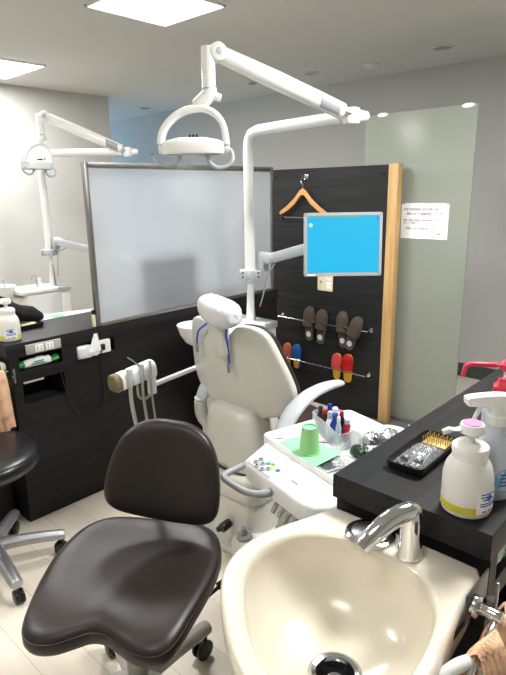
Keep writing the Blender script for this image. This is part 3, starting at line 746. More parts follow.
for dy, lab in ((0, 'short steel hook on the right counter side below the niche'), (DY, 'short steel hook beside the left peach towel')):
    b = B(); box(b, (.984, .284+dy, .70), (.992, .290+dy, .765), .002); box(b, (.984, .284+dy, .72), (.992, .304+dy, .73)); tag(obj('hook', b, 'steel'), lab, 'hook')

# ------------------------------------------------------------------ dental chair
CX, CY = 1.62, 1.575
t = thing('dental_chair', 'white dental chair seen from behind, dark brown upholstery, wrapped headrest', 'dental chair', (CX, CY, 0))
def xc(z): return 1.60-.19*(z-.47)
prof = [(.585, .10), (.592, .16), (.610, .215), (.645, .262), (.69, .286), (.735, .290), (.78, .281), (.83, .266), (.88, .248), (.925, .232), (.96, .215), (.985, .185), (.995, .135), (.985, .085), (.955, .052), (.93, .03)]
def back_rings(dx0, dx1, grow, wrap):
    out = []
    P = []
    for z, w_ in prof: P.append((w_+grow, z))
    ol = [(y, z) for y, z in P]+[(-y, z) for y, z in P[::-1]]
    ol = spline(ol, 3)
    return ol
ol = back_rings(0, 0, 0, 0)
def backmap(y, z, d):
    return V((xc(z)+d+.75*y*y, CY+.01+y, z))
def back_slab(bm, ol, d0, d1, r, bulge=0):
    # concentric rings so the face follows the curve
    cz = .79
    rings = []
    def R(s, d): return [backmap(y*s, cz+(z-cz)*s, d) for y, z in ol]
    rings += [R(s, d0-bulge*(1-s*s)) for s in (.05, .25, .5, .75, .92)]
    rings += [R(.975, d0), R(.993, d0+r*.35), R(1, d0+r), R(1, d1-r), R(.99, d1-r*.3), R(.96, d1)]
    rings += [R(s, d1) for s in (.75, .4, .05)]
    loft(bm, rings)
b = B(); back_slab(b, ol, 0, .034, .012, .012); obj('back_shell', b, 'ivory', t, smooth=60)
ol2 = [(y*1.0, .79+(z-.79)*1.012) for y, z in ol]
b = B(); back_slab(b, ol2, .032, .054, .010, 0); obj('back_cushion', b, 'uphol', t, smooth=60)
# headrest stem + cover
b = B()
def stem_map(y, z, d): return V((xc(z)-.022-d, CY+y, z))
slab(b, rrect(-.044, -.085, .044, .095, .034), -.03, .018, .012, lambda x, y, z: stem_map(x, .935+y, z)); obj('neck_support', b, 'ivory', t)
b = B(); cyl(b, (1.50, CY-.01, .97), (1.475, CY-.015, 1.03), .018, n=16); obj('neck_post', b, 'steel', t)
m = frame((1.475, CY-.034, 1.047), V((.08, 1, .14)), V((-.12, 0, 1)), V((1, -.08, .12)))
b = B(); rings = []
for k in range(13):
    a = -PI/2+PI*k/12; s = math.cos(a)**.55 if math.cos(a) > 0 else 0; y = .092*math.sin(a)
    rings.append([m @ V((y, (.044*max(s, .02))*math.copysign(abs(math.sin(q))**.8, math.sin(q))+.010*abs(y/.092), (.052*max(s, .02))*math.copysign(abs(math.cos(q))**.8, math.cos(q))-.01)) for q in [2*PI*i/24 for i in range(24)]])
loft(b, rings); obj('headrest', b, 'uphol', t, smooth=70)
b = B(); rings = []
for k in range(25):
    a = -PI/2+PI*k/24; s = math.cos(a)**.5 if math.cos(a) > 0 else 0; y = .098*math.sin(a)
    rings.append([m @ V((y, (.055*max(s, .03)+.003*math.sin(k*2.3+i*1.7))*math.copysign(abs(math.sin(q))**.8, math.sin(q))+.010*abs(y/.092), (.060*max(s, .03)+.003*math.cos(k*1.9+i*2.4))*math.copysign(abs(math.cos(q))**.8, math.cos(q))-.01)) for i, q in enumerate([2*PI*i/30 for i in range(30)])])
loft(b, rings); obj('headrest_cover', b, 'wrap', t, smooth=70, label='clear crinkled plastic cover')
# lower back cover, seat, leg rest
b = B(); P = rrect(-.11, -.15, .13, .15, .07, 6)
loft(b, [[(CX-.01+x*s, CY+.005+y*s, z) for x, y in P] for s, z in ((.90, .30), (.97, .33), (1.0, .38), (1.0, .44), (.97, .52), (.92, .58), (.82, .615), (.6, .625))]); obj('lumbar_cover', b, 'ivory', t, smooth=60)
b = B(); P2 = rrect(-.155, -.185, .16, .185, .08, 6)
loft(b, [[(CX+.01+x, CY-.005+y, z) for x, y in inset(P2, d)] for d, z in ((.03, .225), (.008, .235), (0, .26), (0, .325), (.008, .345), (.03, .352))]); obj('skirt', b, 'ivory', t, smooth=60)
b = B(); tube(b, [(CX-.06, CY+.152, .45), (CX-.105, CY+.12, .40), (CX-.124, CY+.06, .368), (CX-.126, CY-.03, .358), (CX-.105, CY-.11, .357), (CX-.05, CY-.148, .357), (CX+.05, CY-.15, .357)], .006, n=8, smooth=5); obj('seal_strip', b, 'bplast', t)
CYP = 1.53
so = spline([(1.66, CY-.20), (1.85, CY-.20), (1.97, CY-.17), (2.02, CY-.09), (2.02, CY+.09), (1.97, CY+.17), (1.85, CY+.20), (1.66, CY+.20), (1.62, CY+.1), (1.62, CY-.1)], 4)
b = B(); slab(b, so, .44, .515, .025); obj('seat', b, 'uphol', t)
b = B(); slab(b, inset(so, .02), .38, .445, .02); obj('seat_base', b, 'ivory', t)
lo_ = rrect(0, -.17, .42, .17, .08, 6)
ml = frame((2.01, CY, .485), (.45, 0, -.9), (0, 1, 0), (.9, 0, .45))
b = B(); slab(b, lo_, -.06, 0, .02, mapf(ml)); obj('leg_rest', b, 'uphol', t)
b = B(); slab(b, inset(lo_, .015), -.085, -.058, .01, mapf(ml)); obj('leg_rest_base', b, 'ivory', t)
# armrests
for s, y in ((-1, CY-.325), (1, CY+.225)):
    ax_ = .10 if s > 0 else 0
    b = B(); tube(b, [(1.47+ax_, y, .575), (1.50+ax_, y, .63), (1.56+ax_, y, .685), (1.65+ax_, y, .720), (1.76+ax_, y, .728), (1.86+ax_, y, .718), (1.875+ax_, y, .715)], [.030, .036, .038, .036, .033, .028, .018], n=20, smooth=5, flat=.48, up=(0, 0, 1)); obj('armrest', b, 'pgrey', t, smooth=60)
    b = B(); tube(b, [(1.475+ax_, y, .60), (1.49+ax_, y, .50), (1.54+ax_, y-.10*s, .42), (1.60+ax_, y-.16*s, .40)], [.028, .032, .03, .03], n=16, smooth=4); obj('armrest_bracket', b, 'ivory', t)
# pedestal
b = B(); P3 = rrect(-.17, -.17, .2, .17, .09, 7)
loft(b, [[(CX+.03+x, CYP+.02+y, z) for x, y in inset(P3, d)] for d, z in ((-.025, .028), (-.02, .04), (0, .05), (.006, .10), (.012, .19), (.02, .235))]); obj('pedestal', b, 'ivory', t, smooth=50)
b = B(); P4 = rrect(-.215, -.21, .26, .21, .12, 7)
slab(b, [(CX+.03+x, CYP+.02+y) for x, y in P4], .0, .032, .012); obj('base_plate', b, 'ivory', t)
b = B(); cyl(b, (1.475, CYP+.0, .125), (1.425, CYP+.0, .118), .020, n=16, bev=.004); cyl(b, (1.432, CYP, .118), (1.420, CYP+.02, .108), .012, n=12, bev=.003); obj('floor_switch', b, 'bplast', t)
b = B(); box(b, (2.2, CYP-.1, 0), (2.55, CYP+.1, .05), .015)
tag(obj('foot_pedal', b, 'greybeige'), 'grey foot pedal on the floor under the leg rest of the dental chair', 'foot pedal')
# supply box and cart support arm
b = B(); P5 = [(1.40, 1.40), (1.44, 1.48), (1.58, 1.45), (1.66, 1.20), (1.52, .98), (1.40, 1.05), (1.375, 1.25)]
slab(b, spline(P5, 4), 0, .105, .02); obj('supply_box', b, 'ivory', t)
b = B(); slab(b, spline([(1.57, 1.34), (1.62, 1.14), (1.50, 1.01), (1.42, 1.08), (1.45, 1.22), (1.52, 1.34)], 4), .104, .112, .003); obj('supply_box_lid', b, 'mgrey', t)
for (x, y, mm, r) in ((1.465, 1.425, 'mgrey', .034), (1.435, 1.335, 'blackhole', .036)):
    b = B(); cyl(b, (x, y, .088), (x-.012, y, .125), r, r*.95, n=24, bev=.005); obj('connector', b, mm, t)
b = B(); cyl(b, (1.46, 1.425, .12), (1.445, 1.42, .160), .016, .010, n=14, bev=.003); obj('valve', b, 'mgrey', t)
# blue bib chain
t = thing('bib_chain', 'blue bib chain with metal clips hung over the chair back', 'bib chain', (1.48, CY, .9))
b = B()
def bk(y, z, o=.026): return backmap(y, z, -o)
tube(b, [bk(-.045, .83), bk(-.050, .87), bk(-.055, .92), bk(-.058, .96), bk(-.05, 1.0, .0), (1.52, CY-.03, 1.015), (1.53, CY, 1.018), (1.52, CY+.04, 1.012), bk(.065, .985, .0), bk(.085, .965), bk(.12, .94), bk(.145, .90), bk(.15, .88)], .0042, n=8, smooth=5); obj('cord', b, 'cord', t)
for y, z in ((-.043, .812), (.152, .862)):
    m = frame(bk(y, z, .03), (0, 1, 0), (0, 0, 1), (-1, 0, 0))
    b = B(); slab(b, [(-.008, .014), (-.004, .020), (.004, .020), (.008, .014), (.005, -.022), (-.005, -.022)][::-1], -.004, .004, .001, mapf(m)); obj('clip', b, 'steel', t)

# ------------------------------------------------------------------ delivery cart
def cart(loc, rz, full, lab):
    """local frame: +x away from the operator handle, -y to the right"""
    t = thing('delivery_unit', lab, 'instrument unit', loc, rz)
    a = lambda n, b, m, **k: obj(n, b, m, t, False, **k)
    P = [(.055, -.352), (.02, -.335), (.004, -.305), (.0, -.27), (.0, -.02), (.010, .004), (.12, .066), (.14, .070), (.150, .060), (.150, -.34), (.138, -.352)]
    b = B(); loft(b, [[(x, y, z) for x, y in inset(P, d)] for d, z in ((.02, .635), (.004, .64), (0, .65), (0, .688), (.004, .696), (.012, .700))]); a('control_console', b, 'white')
    b = B(); P = rrect(.130, -.30, .52, .100, .025, 4)
    loft(b, [[(x, y, z) for x, y in inset(P, d)] for d, z in ((.02, .65), (0, .66), (0, .712), (.003, .717), (.008, .717), (.011, .712), (.014, .706), (.03, .705))]); a('tray_table', b, 'white')
    b = B(); P = [(.006, -.015), (.055, -.005), (.075, -.02), (.078, -.135), (.006, -.135)]
    slab(b, P[::-1], .6995, .7015, .0005); a('key_panel', b, 'pgrey')
    if full:
        for x, y in ((.023, -.039), (.045, -.034), (.012, -.061), (.034, -.060), (.014, -.087), (.030, -.096)):
            b = B(); lathe(b, [(.0085, .701), (.0085, .704), (.006, .706), (.001, .7065)], (x, y, 0), 16); a('button', b, 'mgrey')
            b = B(); box(b, (x-.003, y-.004, .7064), (x+.003, y+.004, .7072)); a('button_mark', b, 'bplast')
        for x, y, r, mm in ((.050, -.066, .008, 'blinkgreen'), (.058, -.080, .006, 'blinkgreen'), (.045, -.092, .008, 'yellow'), (.049, -.118, .007, 'ink')):
            b = B(); lathe(b, [(r, .701), (r, .7035), (r*.6, .7045), (.001, .705)], (x, y, 0), 16); a('coloured_key', b, mm)
        b = B(); slab(b, rrect(.042, -.222, .082, -.180, .004, 2), .6996, .7015, .0005); a('switch_plate', b, 'label')
        b = B(); box(b, (.046, -.217, .7014), (.051, -.186, .7022)); a('switch_slot', b, 'greyink')
    b = B(); tube(b, [(.03, .026, .668), (.0, .030, .660), (-.048, .026, .655), (-.062, .010, .655), (-.064, -.02, .655), (-.056, -.085, .655), (-.038, -.125, .657), (-.012, -.150, .662), (.008, -.154, .668)], [.009, .0095, .0105, .0105, .0105, .0105, .0105, .012, .011], n=14, smooth=3); a('handle', b, 'mgrey')
    for k in range(5):
        y = -.170-.028*k; b = B(); tube(b, [(.03, y, .645), (.006, y, .628), (-.006, y, .608)], [.010, .009, .007], n=12); a('hand_piece_rest', b, 'greybeige')
    b = B(); tube(b, [(.30, -.02, .655), (.29, .0, .60), (.24, .03, .48), (.17, .055, .30), (.13, .06, .15), (.12, .06, 0.0)], [.045, .04, .034, .032, .035, .06], n=18, smooth=4); a('support_arm', b, 'greybeige')
    b = B(); slab(b, rrect(.16, -.27, .48, .06, .05, 4), .61, .655, .015); a('under_tray', b, 'greybeige')
    return t
O = V((1.122, 1.097, 0)); RZ = math.radians(-15)
cart(O, RZ, True, 'white instrument unit with keypad console, green cup and organizer on top')
cart(V((1.56, 3.50, 0)), RZ, False, 'white instrument unit behind the left counter, only its top in view')
t_ = B(); slab(t_, [(1.79, 3.55), (1.86, 3.52), (1.82, 3.42), (1.75, 3.45)][::-1], .7065, .708); tag(obj('green_sheet', t_, 'green'), 'green paper sheet on the white unit behind the left counter', 'paper sheet')
MC = Matrix.Translation(O) @ Matrix.Rotation(RZ, 4, 'Z')
def cl(x, y, z): return MC @ V((x, y, z))
t = thing('steel_tray', 'flat steel tray half under the pale green sheet', 'tray', cl(.18, -.1, .706), RZ)
b = B(); P = rrect(.146, -.222, .222, .010, .008, 3)
b2 = [(.118, -.222), (.118, .008), (.21, .010), (.212, -.222)]
loft(b, [[cl(x, y, z) for x, y in inset(P, d)] for d, z in ((.006, .7072), (0, .710), (0, .7172), (.003, .7172), (.007, .711), (.01, .710))]); obj('dish', b, 'foil', t)
b = B(); slab(b, [(.140, .006), (.222, .014), (.266, -.160), (.133, -.186)][::-1], .7175, .7185, .0003, lambda x, y, z: cl(x, y, z)); tag(obj('green_sheet', b, 'green'), 'pale green paper sheet lying on the steel tray under the cup', 'paper sheet')
t = thing('paper_cup', 'green paper cup upside down on the green sheet', 'cup', cl(.180, -.100, .7175))
cc = cl(.180, -.100, .7175)
b = B(); lathe(b, [(.0325, .002), (.0325, 0), (.0342, 0), (.0342, .004), (.0325, .005), (.0245, .083)], cc, 40, cap0=False, cap1=False); obj('cup_wall', b, 'cup', t)
b = B(); lathe(b, [(.0245, .083), (.0240, .086), (.0222, .086), (.0218, .080), (.001, .080)], cc, 40, cap0=False); obj('cup_base', b, 'green', t, label='pale green recessed base')
# organizer
t = thing('bottle_organizer', 'curved translucent organizer box full of small bottles', 'organizer', cl(.33, -.08, .706), RZ)
b = B(); P = spline([(.318, .060), (.350, .072), (.385, .055), (.385, -.03), (.375, -.075), (.350, -.112), (.310, -.135), (.275, -.130), (.274, -.105), (.288, -.06), (.302, .0)], 4)
loft(b, [[cl(x, y, z) for x, y in inset(P, d)] for d, z in ((-.002, .706), (0, .708), (.002, .765), (-.001, .765), (-.003, .71), (-.006, .709))]) if False else loft(b, [[cl(x, y, z) for x, y in inset(P, d)] for d, z in ((.002, .706), (0, .708), (-.001, .764), (.001, .765), (.003, .764), (.003, .71), (.006, .709))]); obj('box', b, 'transl', t)
def vial(x, y, r, h, mat, capmat, lab, caph=.015):
    c = cl(x, y, .7105)
    t = thing('small_bottle', lab, 'small bottle', c, 0, 'small bottles in the organizer')
    b = B(); lathe(b, [(r*.9, 0), (r, .003), (r, h*.7), (r*.7, h*.85), (r*.5, h), (.001, h)], c, 20); obj('body', b, mat, t)
    b = B(); lathe(b, [(r*.6, h*.98), (r*.62, h+caph*.8), (r*.45, h+caph), (.001, h+caph)], c, 16); obj('cap', b, capmat, t)
vial(.336, .040, .014, .062, 'brownb', 'bplast', 'dark brown bottle at the left end of the organizer')
vial(.368, .030, .013, .068, 'navy', 'navy', 'navy blue bottle behind the brown ones')
vial(.327, .008, .014, .064, 'brownb', 'redb', 'dark brown bottle with red cap in the organizer')
vial(.323, -.026, .015, .062, 'label', 'pgrey', 'white bottle with pale grey cap in the organizer', .022)
vial(.358, -.010, .015, .070, 'navy', 'label', 'blue bottle with white cap behind the white bottle')
vial(.314, -.060, .016, .074, 'navy', 'navy', 'royal blue bottle, tallest in front of the organizer')
vial(.306, -.088, .009, .076, 'clearbottle', 'label', 'slim pale bottle right of the royal blue one')
vial(.352, -.050, .012, .070, 'bplast', 'redb', 'black bottle with red cap at the organizer back')
vial(.345, -.085, .015, .058, 'redb', 'pgrey', 'dark red bottle with grey cap at the organizer right end')
b = B(); box(b, (-.025, -.020, 0), (.025, .020, .058), .003, mat=MC @ Matrix.Translation((.352, -.142, .7065)) @ Matrix.Scale(1.12, 4)); tag(obj('cotton_box', b, 'label'), 'small plain white box right of the organizer bottles', 'box')
def crumple(bm, c, rx, ry, rz, seed, n=14, k=20):
    rnd = random.Random(seed); rings = []
    for i in range(n+1):
        a = -PI/2+PI*i/n
        rings.append([cl(c[0]+rx*max(math.cos(a), .03)*math.cos(q)*(1+.22*(rnd.random()-.5)), c[1]+ry*max(math.cos(a), .03)*math.sin(q)*(1+.22*(rnd.random()-.5)), c[2]+rz+rz*math.sin(a)*(1+(.25*(rnd.random()-.5) if i > n//2 else 0))) for q in [2*PI*j/k for j in range(k)]])
    loft(bm, rings)
b = B(); crumple(b, (.345, -.200, .7065), .036, .030, .036, 3); tag(obj('foil_bundle', b, 'foil', smooth=15), 'crumpled foil wrapped bundle next to the white box', 'foil bundle', 'foil wrapped bundles')
b = B(); crumple(b, (.412, -.205, .7065), .040, .036, .034, 5); tag(obj('foil_bundle', b, 'foil', smooth=15), 'crumpled foil wrapped bundle in front of the white dish', 'foil bundle', 'foil wrapped bundles')
b = B(); crumple(b, (.280, -.215, .7065), .022, .034, .026, 9); tag(obj('dark_pouch', b, plain('dark_green_pouch', (18, 44, 32), .3, coat=.3), smooth=15), 'dark green pouch beside the counter corner', 'pouch')
b = B(); box(b, (-.032, -.03, 0), (.032, .03, .018), .006, mat=MC @ Matrix.Translation((.215, -.232, .7185)) @ Matrix.Rotation(.1, 4, 'Z')); tag(obj('plastic_pack', b, 'film'), 'clear plastic pack on the tray right of the cup', 'plastic pack')
b = B(); c = cl(.475, -.160, .7065)
lathe(b, [(.02, 0), (.035, .003), (.055, .018), (.060, .028), (.057, .028), (.034, .008), (.001, .005)], c, 36, sx=.8); tag(obj('white_dish', b, 'white'), 'shallow white dish at the far end of the instrument unit', 'dish')

# ------------------------------------------------------------------ spittoon unit with pole
def spittoon(dx, dy, lab, tip):
    t = thing('spittoon_unit', lab, 'spittoon unit', (2.05+dx, 2.12+dy, 0))
    q = lambda x, y, z: (x+dx, y+dy, z)
    b = B(); box(b, q(1.96, 1.98, .02), q(2.28, 2.24, .775), .012); obj('cabinet', b, 'white', t)
    b = B(); slab(b, [(x+dx, y+dy) for x, y in rrect(1.90, 1.965, 2.23, 2.255, .03)], .775, .805, .010); obj('top_deck', b, 'white', t)
    b = B(); slab(b, [(x+dx, y+dy) for x, y in rrect(2.232, 1.965, 2.315, 2.255, .01)], .765, .800, .004); obj('side_cap', b, 'pgrey', t)
    b = B(); box(b, q(2.236, 1.974, .02), q(2.306, 1.985, .76), .003); obj('side_panel', b, 'label', t)
    b = B(); lathe(b, [(.03, -.09), (.06, -.07), (.085, -.03), (.098, .01), (.100, .018), (.095, .018), (.08, -.02), (.045, -.05), (.001, -.06)], q(1.83, 2.10, .83), 36); tube(b, [q(1.85, 2.10, .76), q(1.98, 2.10, .74)], .05, n=20); obj('spit_bowl', b, 'white', t)
    b = B(); tube(b, [q(2.09, 2.07, .80), q(2.09, 2.07, .875), q(2.085, 2.065, .895), q(2.06, 2.045, .905), q(2.035, 2.03, .895), q(2.03, 2.025, .875)], .0045, n=10, smooth=4); obj('water_spout', b, 'steel', t)
    b = B(); tube(b, [q(1.86, 2.12, .80), q(1.86, 2.12, .87), q(1.845, 2.10, .885), q(1.79, 2.06, .86)], .0045, n=10, smooth=4); obj('bowl_spout', b, 'steel', t)
    b = B(); lathe(b, [(.020, 0), (.020, .03), (.016, .034), (.016, .065), (.012, .07), (.001, .07)], q(2.12, 2.09, .805), 20); obj('cup_holder', b, 'white', t)
    b = B()
    pts = [q(2.237, 2.10, .80), q(2.237, 2.10, 1.2), q(2.237, 2.10, 1.70), q(2.235, 2.092, 1.755), ]
    p0 = V(q(2.237, 2.10, 1.80)); dd = (V(tip)-p0); Lt = dd.length; dd.normalize()
    pts = pts[:3]+[p0+V((0, 0, -.045))+dd*.008, p0+V((0, 0, -.015))+dd*.03, p0+V((0, 0, -.002))+dd*.08]+[p0+dd*(.08+(Lt-.08)*k/3) for k in (1, 2, 3)]
    tube(b, pts, [.027]*9, n=20); obj('pole', b, 'white', t)
    b = B(); cyl(b, q(2.237, 2.10, 1.05), q(2.237, 2.10, 1.30), .0285, n=24); obj('pole_sleeve', b, 'white', t)
    # monitor arm (clamp, stub)
    b = B(); box(b, q(2.19, 2.055, 1.035), q(2.285, 2.145, 1.085), .006); obj('clamp_or_disc', b, 'pgrey', t)
    mm = frame(q(2.237, 2.1, 1.06), VR, VF, Z)
    b = B(); box(b, (-.055, -.045, -.022), (.06, -.015, .022), .004, mat=mm); 
    obj('clamp_plate', b, 'pgrey', t)
    for x in (-.04, .045):
        for z in (-.011, .011):
            b = B(); p0 = mm @ V((x, -.0445, z)); p1 = mm @ V((x, -.049, z)); cyl(b, p0, p1, .005, n=10); obj('screw', b, 'bplast', t)
    return q
q = spittoon(0, 0, 'white spittoon unit with tall pole behind the dental chair', (2.140, 1.45, 1.80))
spittoon(-.09, DY-.0, 'white spittoon unit with tall pole in the left treatment bay', (2.57, 3.71, 1.80))

def monitor_arm(S, E, t):
    """S: stub foot, E: rear of the monitor"""
    S, E = V(S), V(E)
    b = B(); d = (E-S); d.z = 0; d.normalize(); n_ = V((-d.y, d.x, 0))
    box(b, (-.022, -.022, 0), (.022, .022, .105), .006, mat=frame(S, d, n_, Z)); obj('bracket', b, 'pgrey', t)
    j = S+d*.05+V((0, 0, .075))
    b = B(); cyl(b, j-n_*.03, j+n_*.03, .030, n=24, bev=.005); cyl(b, S+V((0, 0, .075)), j, .018, n=16); obj('shoulder_joint', b, 'pgrey', t)
    e = E-d*.02; L = (e-j)
    m = frame(j, L, n_, L.cross(n_) if False else L.normalized().cross(n_))
    b = B(); box(b, (0.01, -.020, -.030), (L.length-.01, .020, .024), .008, mat=m); obj('arm_link', b, 'pgrey', t)
    b = B(); box(b, (.07, -.0195, -.006), (.085, .0195, .006), .001, mat=m); box(b, (L.length-.07, -.0195, -.010), (L.length-.05, .0195, .008), .001, mat=m); obj('cover_screw', b, 'bplast', t)
    b = B(); cyl(b, e-V((0, 0, .035)), e+V((0, 0, .035)), .020, n=18, bev=.004); obj('wrist_joint', b, 'pgrey', t)
    b = B(); tube(b, [j+L*.12+V((0, 0, -.03)), S+d*.03+V((0, 0, -.02)), S-V((0, 0, .12)), S-V((0, 0, .20))-d*.03], .004, n=8, smooth=6); obj('cable', b, 'hose', t)
    return t
def monitor(c, ex, ey, W, Hh, lab, on):
    m = frame(c, ex, ey, V(ex).cross(V(ey))); t = thing('monitor', lab, 'monitor', c)
    b = B(); w, h = W/2, Hh/2
    P = rrect(-w, -h, w, h, .008, 3)
    loft(b, [[m @ V((x, y, z)) for x, y in inset(P, d)] for d, z in ((.03, -.045), (.004, -.035), (0, -.03), (0, -.004), (.002, 0), (.014, 0), (.0155, -.004), (.05, -.004))]); obj('housing', b, 'bezel' if on else 'bplast', t)
    b = B(); box(b, (-w+.015, -h+.018, -.0045), (w-.015, h-.015, -.0025), mat=m); obj('screen', b, 'screen' if on else 'bplast', t)
    if on:
        b = B(); box(b, (-w+.018, h-.021, -.0026), (w-.1, h-.016, -.0015), mat=m); obj('menu_bar', b, 'bar', t)
        b = B(); cyl(b, m @ V((-w+.032, h-.058, -.003)), m @ V((-w+.032, h-.058, -.0015)), .010, n=16); obj('screen_icon', b, 'icon', t)
        b = B(); box(b, (w-.028, h-.035, -.0026), (w-.020, h-.018, -.0015), mat=m); obj('window_button', b, 'ink', t)
        b = B(); box(b, (-w+.015, -h+.005, 0), (-w+.055, -h+.011, .001), mat=m); obj('badge', b, 'label', t)
    b = B(); box(b, (-.05, -.05, -.065), (.05, .05, -.044), .006, mat=m); obj('mount_plate', b, 'bplast', t)
    return t
mc = V((2.300, 1.538, 1.243))
ex = V((.6805, -.7328, 0)); ey = V((.055, .05, 1)); ey = (ey-ex*ey.dot(ex)).normalized()
mt = monitor(mc, ex, ey, .378, .305, 'monitor with a plain cyan screen on a pale swing arm from the pole', True)
monitor_arm((2.275, 2.035, 1.075), (2.28, 1.66, 1.235), mt)
mt = monitor((1.915, 2.452, 1.03), (-1, 0, 0), (0, 0, 1), .375, .29, 'dark monitor seen as a blurred square through the frosted board', False)
monitor_arm((2.17, DY+2.035, 1.075), (1.93, 2.56, 1.10), mt)

# ------------------------------------------------------------------ operating lamps
def dental_lamp(J, E, w, lab, group, drop=.18):
    """J: joint at the pole arm end, E: elbow, w: width direction of the lamp head"""
    J, E, w = V(J), V(E), V(w).normalized(); f = V((-w.y, w.x, 0))
    t = thing('dental_lamp', lab, 'dental lamp', J, 0, group)
    d = (E-J); L = d.length; d.normalize()
    b = B(); cyl(b, J-V((0, 0, .034)), J+V((0, 0, .032)), .034, n=24, bev=.008); obj('pivot', b, 'white', t)
    hd = V((d.x, d.y, 0)).normalized(); n_ = V((-hd.y, hd.x, 0))
    b = B(); cyl(b, J-hd*.025+V((0, 0, .0)), J-hd*.075, .026, .020, n=18, bev=.004); obj('pivot_cap', b, 'white', t)
    b = B(); box(b, (-.006, -.01, -.006), (.006, .01, .006), .002, mat=frame(J-hd*.078, hd, n_, Z)); obj('pivot_bolt', b, 'mgrey', t)
    b = B(); tube(b, [J+d*.0, J+d*.05, J+d*L*.25, J+d*L*.6, E-d*.02], [.028, .033, .035, .036, .031], n=22); obj('arm', b, 'white', t)
    sd2 = d.cross(Z).normalized(); sd2 = -sd2 if sd2.dot(V((J.x, J.y, 0))) > 0 else sd2; u3 = d.cross(sd2).normalized()
    b = B(); NB = 8
    for k in range(NB):
        a0 = (-.9+1.5*k/NB); a1 = (-.9+1.5*(k+1)/NB); c0 = J+d*.08; c1 = J+d*.17
        e0 = sd2*math.cos(a0)+Z*math.sin(a0); e1 = sd2*math.cos(a1)+Z*math.sin(a1)
        put(b, [c0+e0*.034, c0+e1*.034, c1+e1*.034, c1+e0*.034, c0+e0*.0392, c0+e1*.0392, c1+e1*.0392, c1+e0*.0392], [(4, 5, 6, 7), (0, 3, 2, 1), (0, 1, 5, 4), (1, 2, 6, 5), (2, 3, 7, 6), (3, 0, 4, 7)])
    bmesh.ops.remove_doubles(b, verts=b.verts, dist=.0003); obj('arm_badge', b, 'mgrey', t, label='grey badge sleeve')
    b = B(); cyl(b, E-n_*.032, E+n_*.032, .034, n=28, bev=.010); obj('elbow_joint', b, 'white', t)
    b = B(); cyl(b, E-n_*.034, E+n_*.034, .014, n=20, bev=.003); obj('joint_cap', b, 'pgrey', t)
    N0 = E+hd*.035
    # neck hangs down
    top = N0+V((0, 0, .018)); low = N0-V((0, 0, drop*.70)); A = N0-V((0, 0, drop+.012))-w*.052
    b = B(); tube(b, [top+V((0, 0, .004)), top, N0-V((0, 0, .045)), N0-V((0, 0, .047)), N0-V((0, 0, .049)), low], [.018, .025, .0265, .0245, .0265, .0265], n=20); obj('neck', b, 'white', t)
    b = B(); tube(b, [low+V((0, 0, .004)), low-V((0, 0, .02)), A+w*.012+V((0, 0, .01)), A], [.0268, .028, .027, .024], n=20, smooth=3); cyl(b, low-V((0, 0, .02)), low-V((0, 0, .035))+w*.045, .017, .014, n=14, bev=.003); obj('yoke_joint', b, 'white', t)
    # head frame: origin A (arch crown)
    m = frame(A, w, f, Z)
    def fl(x, y, z): return m @ V((x, y, z))
    b = B(); rings = []
    pts = [(-.142, -.132), (-.132, -.090), (-.105, -.052), (-.06, -.020), (0, -.004), (.045, -.010), (.082, -.034), (.104, -.072), (.114, -.138)]
    P = [V((x, 0, z)) for x, z in pts]; path = []
    for i in range(len(P)-1):
        p0, p1, p2, p3 = P[max(i-1, 0)], P[i], P[i+1], P[min(i+2, len(P)-1)]
        for s in range(4):
            u = s/4; path.append(.5*((2*p1)+(p2-p0)*u+(2*p0-5*p1+4*p2-p3)*u*u+(3*p1-p0-3*p2+p3)*u**3))
    path.append(P[-1])
    for i, p in enumerate(path):
        tg = (path[min(i+1, len(path)-1)]-path[max(i-1, 0)]).normalized(); nr = V((tg.z, 0, -tg.x))
        ww, th = .028, .012
        rings.append([m @ (p+V((0, 1, 0))*ww*cy_+nr*th*sy_) for cy_, sy_ in ((-1, -.5), (-.8, -1), (.8, -1), (1, -.5), (1, .5), (.8, 1), (-.8, 1), (-1, .5))])
    loft(b, rings); obj('arch_handle', b, 'white', t, smooth=60)
    # head body: shallow lens shaped housing
    b = B(); O_ = [(.122*math.copysign(abs(math.cos(a))**.75, math.cos(a)), .075*math.copysign(abs(math.sin(a))**.85, math.sin(a))) for a in [2*PI*k/40 for k in range(40)]]
    loft(b, [[fl(-.016+x*s, y*s, z) for x, y in O_] for s, z in ((.90, -.172), (.97, -.170), (1, -.162), (1, -.135), (.98, -.128), (.8, -.118), (.45, -.110), (.1, -.108))]); obj('lamp_head', b, 'white', t, smooth=50)
    b = B(); slab(b, [(-.016+x*.86, y*.86) for x, y in O_], -.176, -.171, .002, fl); obj('lens', b, 'pgrey', t)
    for k in (-1, 0, 1):
        b = B(); box(b, (-.012+k*.013-.004, -.036, -.118), (-.012+k*.013+.004, -.014, -.100), .002, mat=m @ Matrix.Rotation(0, 4, 'Z')); obj('vent_slot', b, 'bplast', t)
    for x in (-.138, .112):
        b = B(); cyl(b, fl(x-.012, 0, -.148), fl(x+.012, 0, -.148), .020, n=20, bev=.004); obj('hinge', b, 'white', t)
    b = B(); tube(b, [fl(-.172, -.02, -.168), fl(-.165, -.02, -.185), fl(-.135, -.02, -.207), fl(-.10, -.02, -.208), fl(-.075, -.02, -.193), fl(-.068, -.02, -.172)], .008, n=12, smooth=4, flat=1.); obj('grab_handle', b, 'pgrey', t)
    b = B(); tube(b, [fl(.038, -.02, -.172), fl(.045, -.02, -.20), (fl(.075, -.02, -.222)), fl(.11, -.02, -.218), fl(.135, -.02, -.195), fl(.132, -.01, -.165), fl(.118, 0, -.150)], .008, n=12, smooth=4); obj('grab_handle', b, 'pgrey', t)
    return t
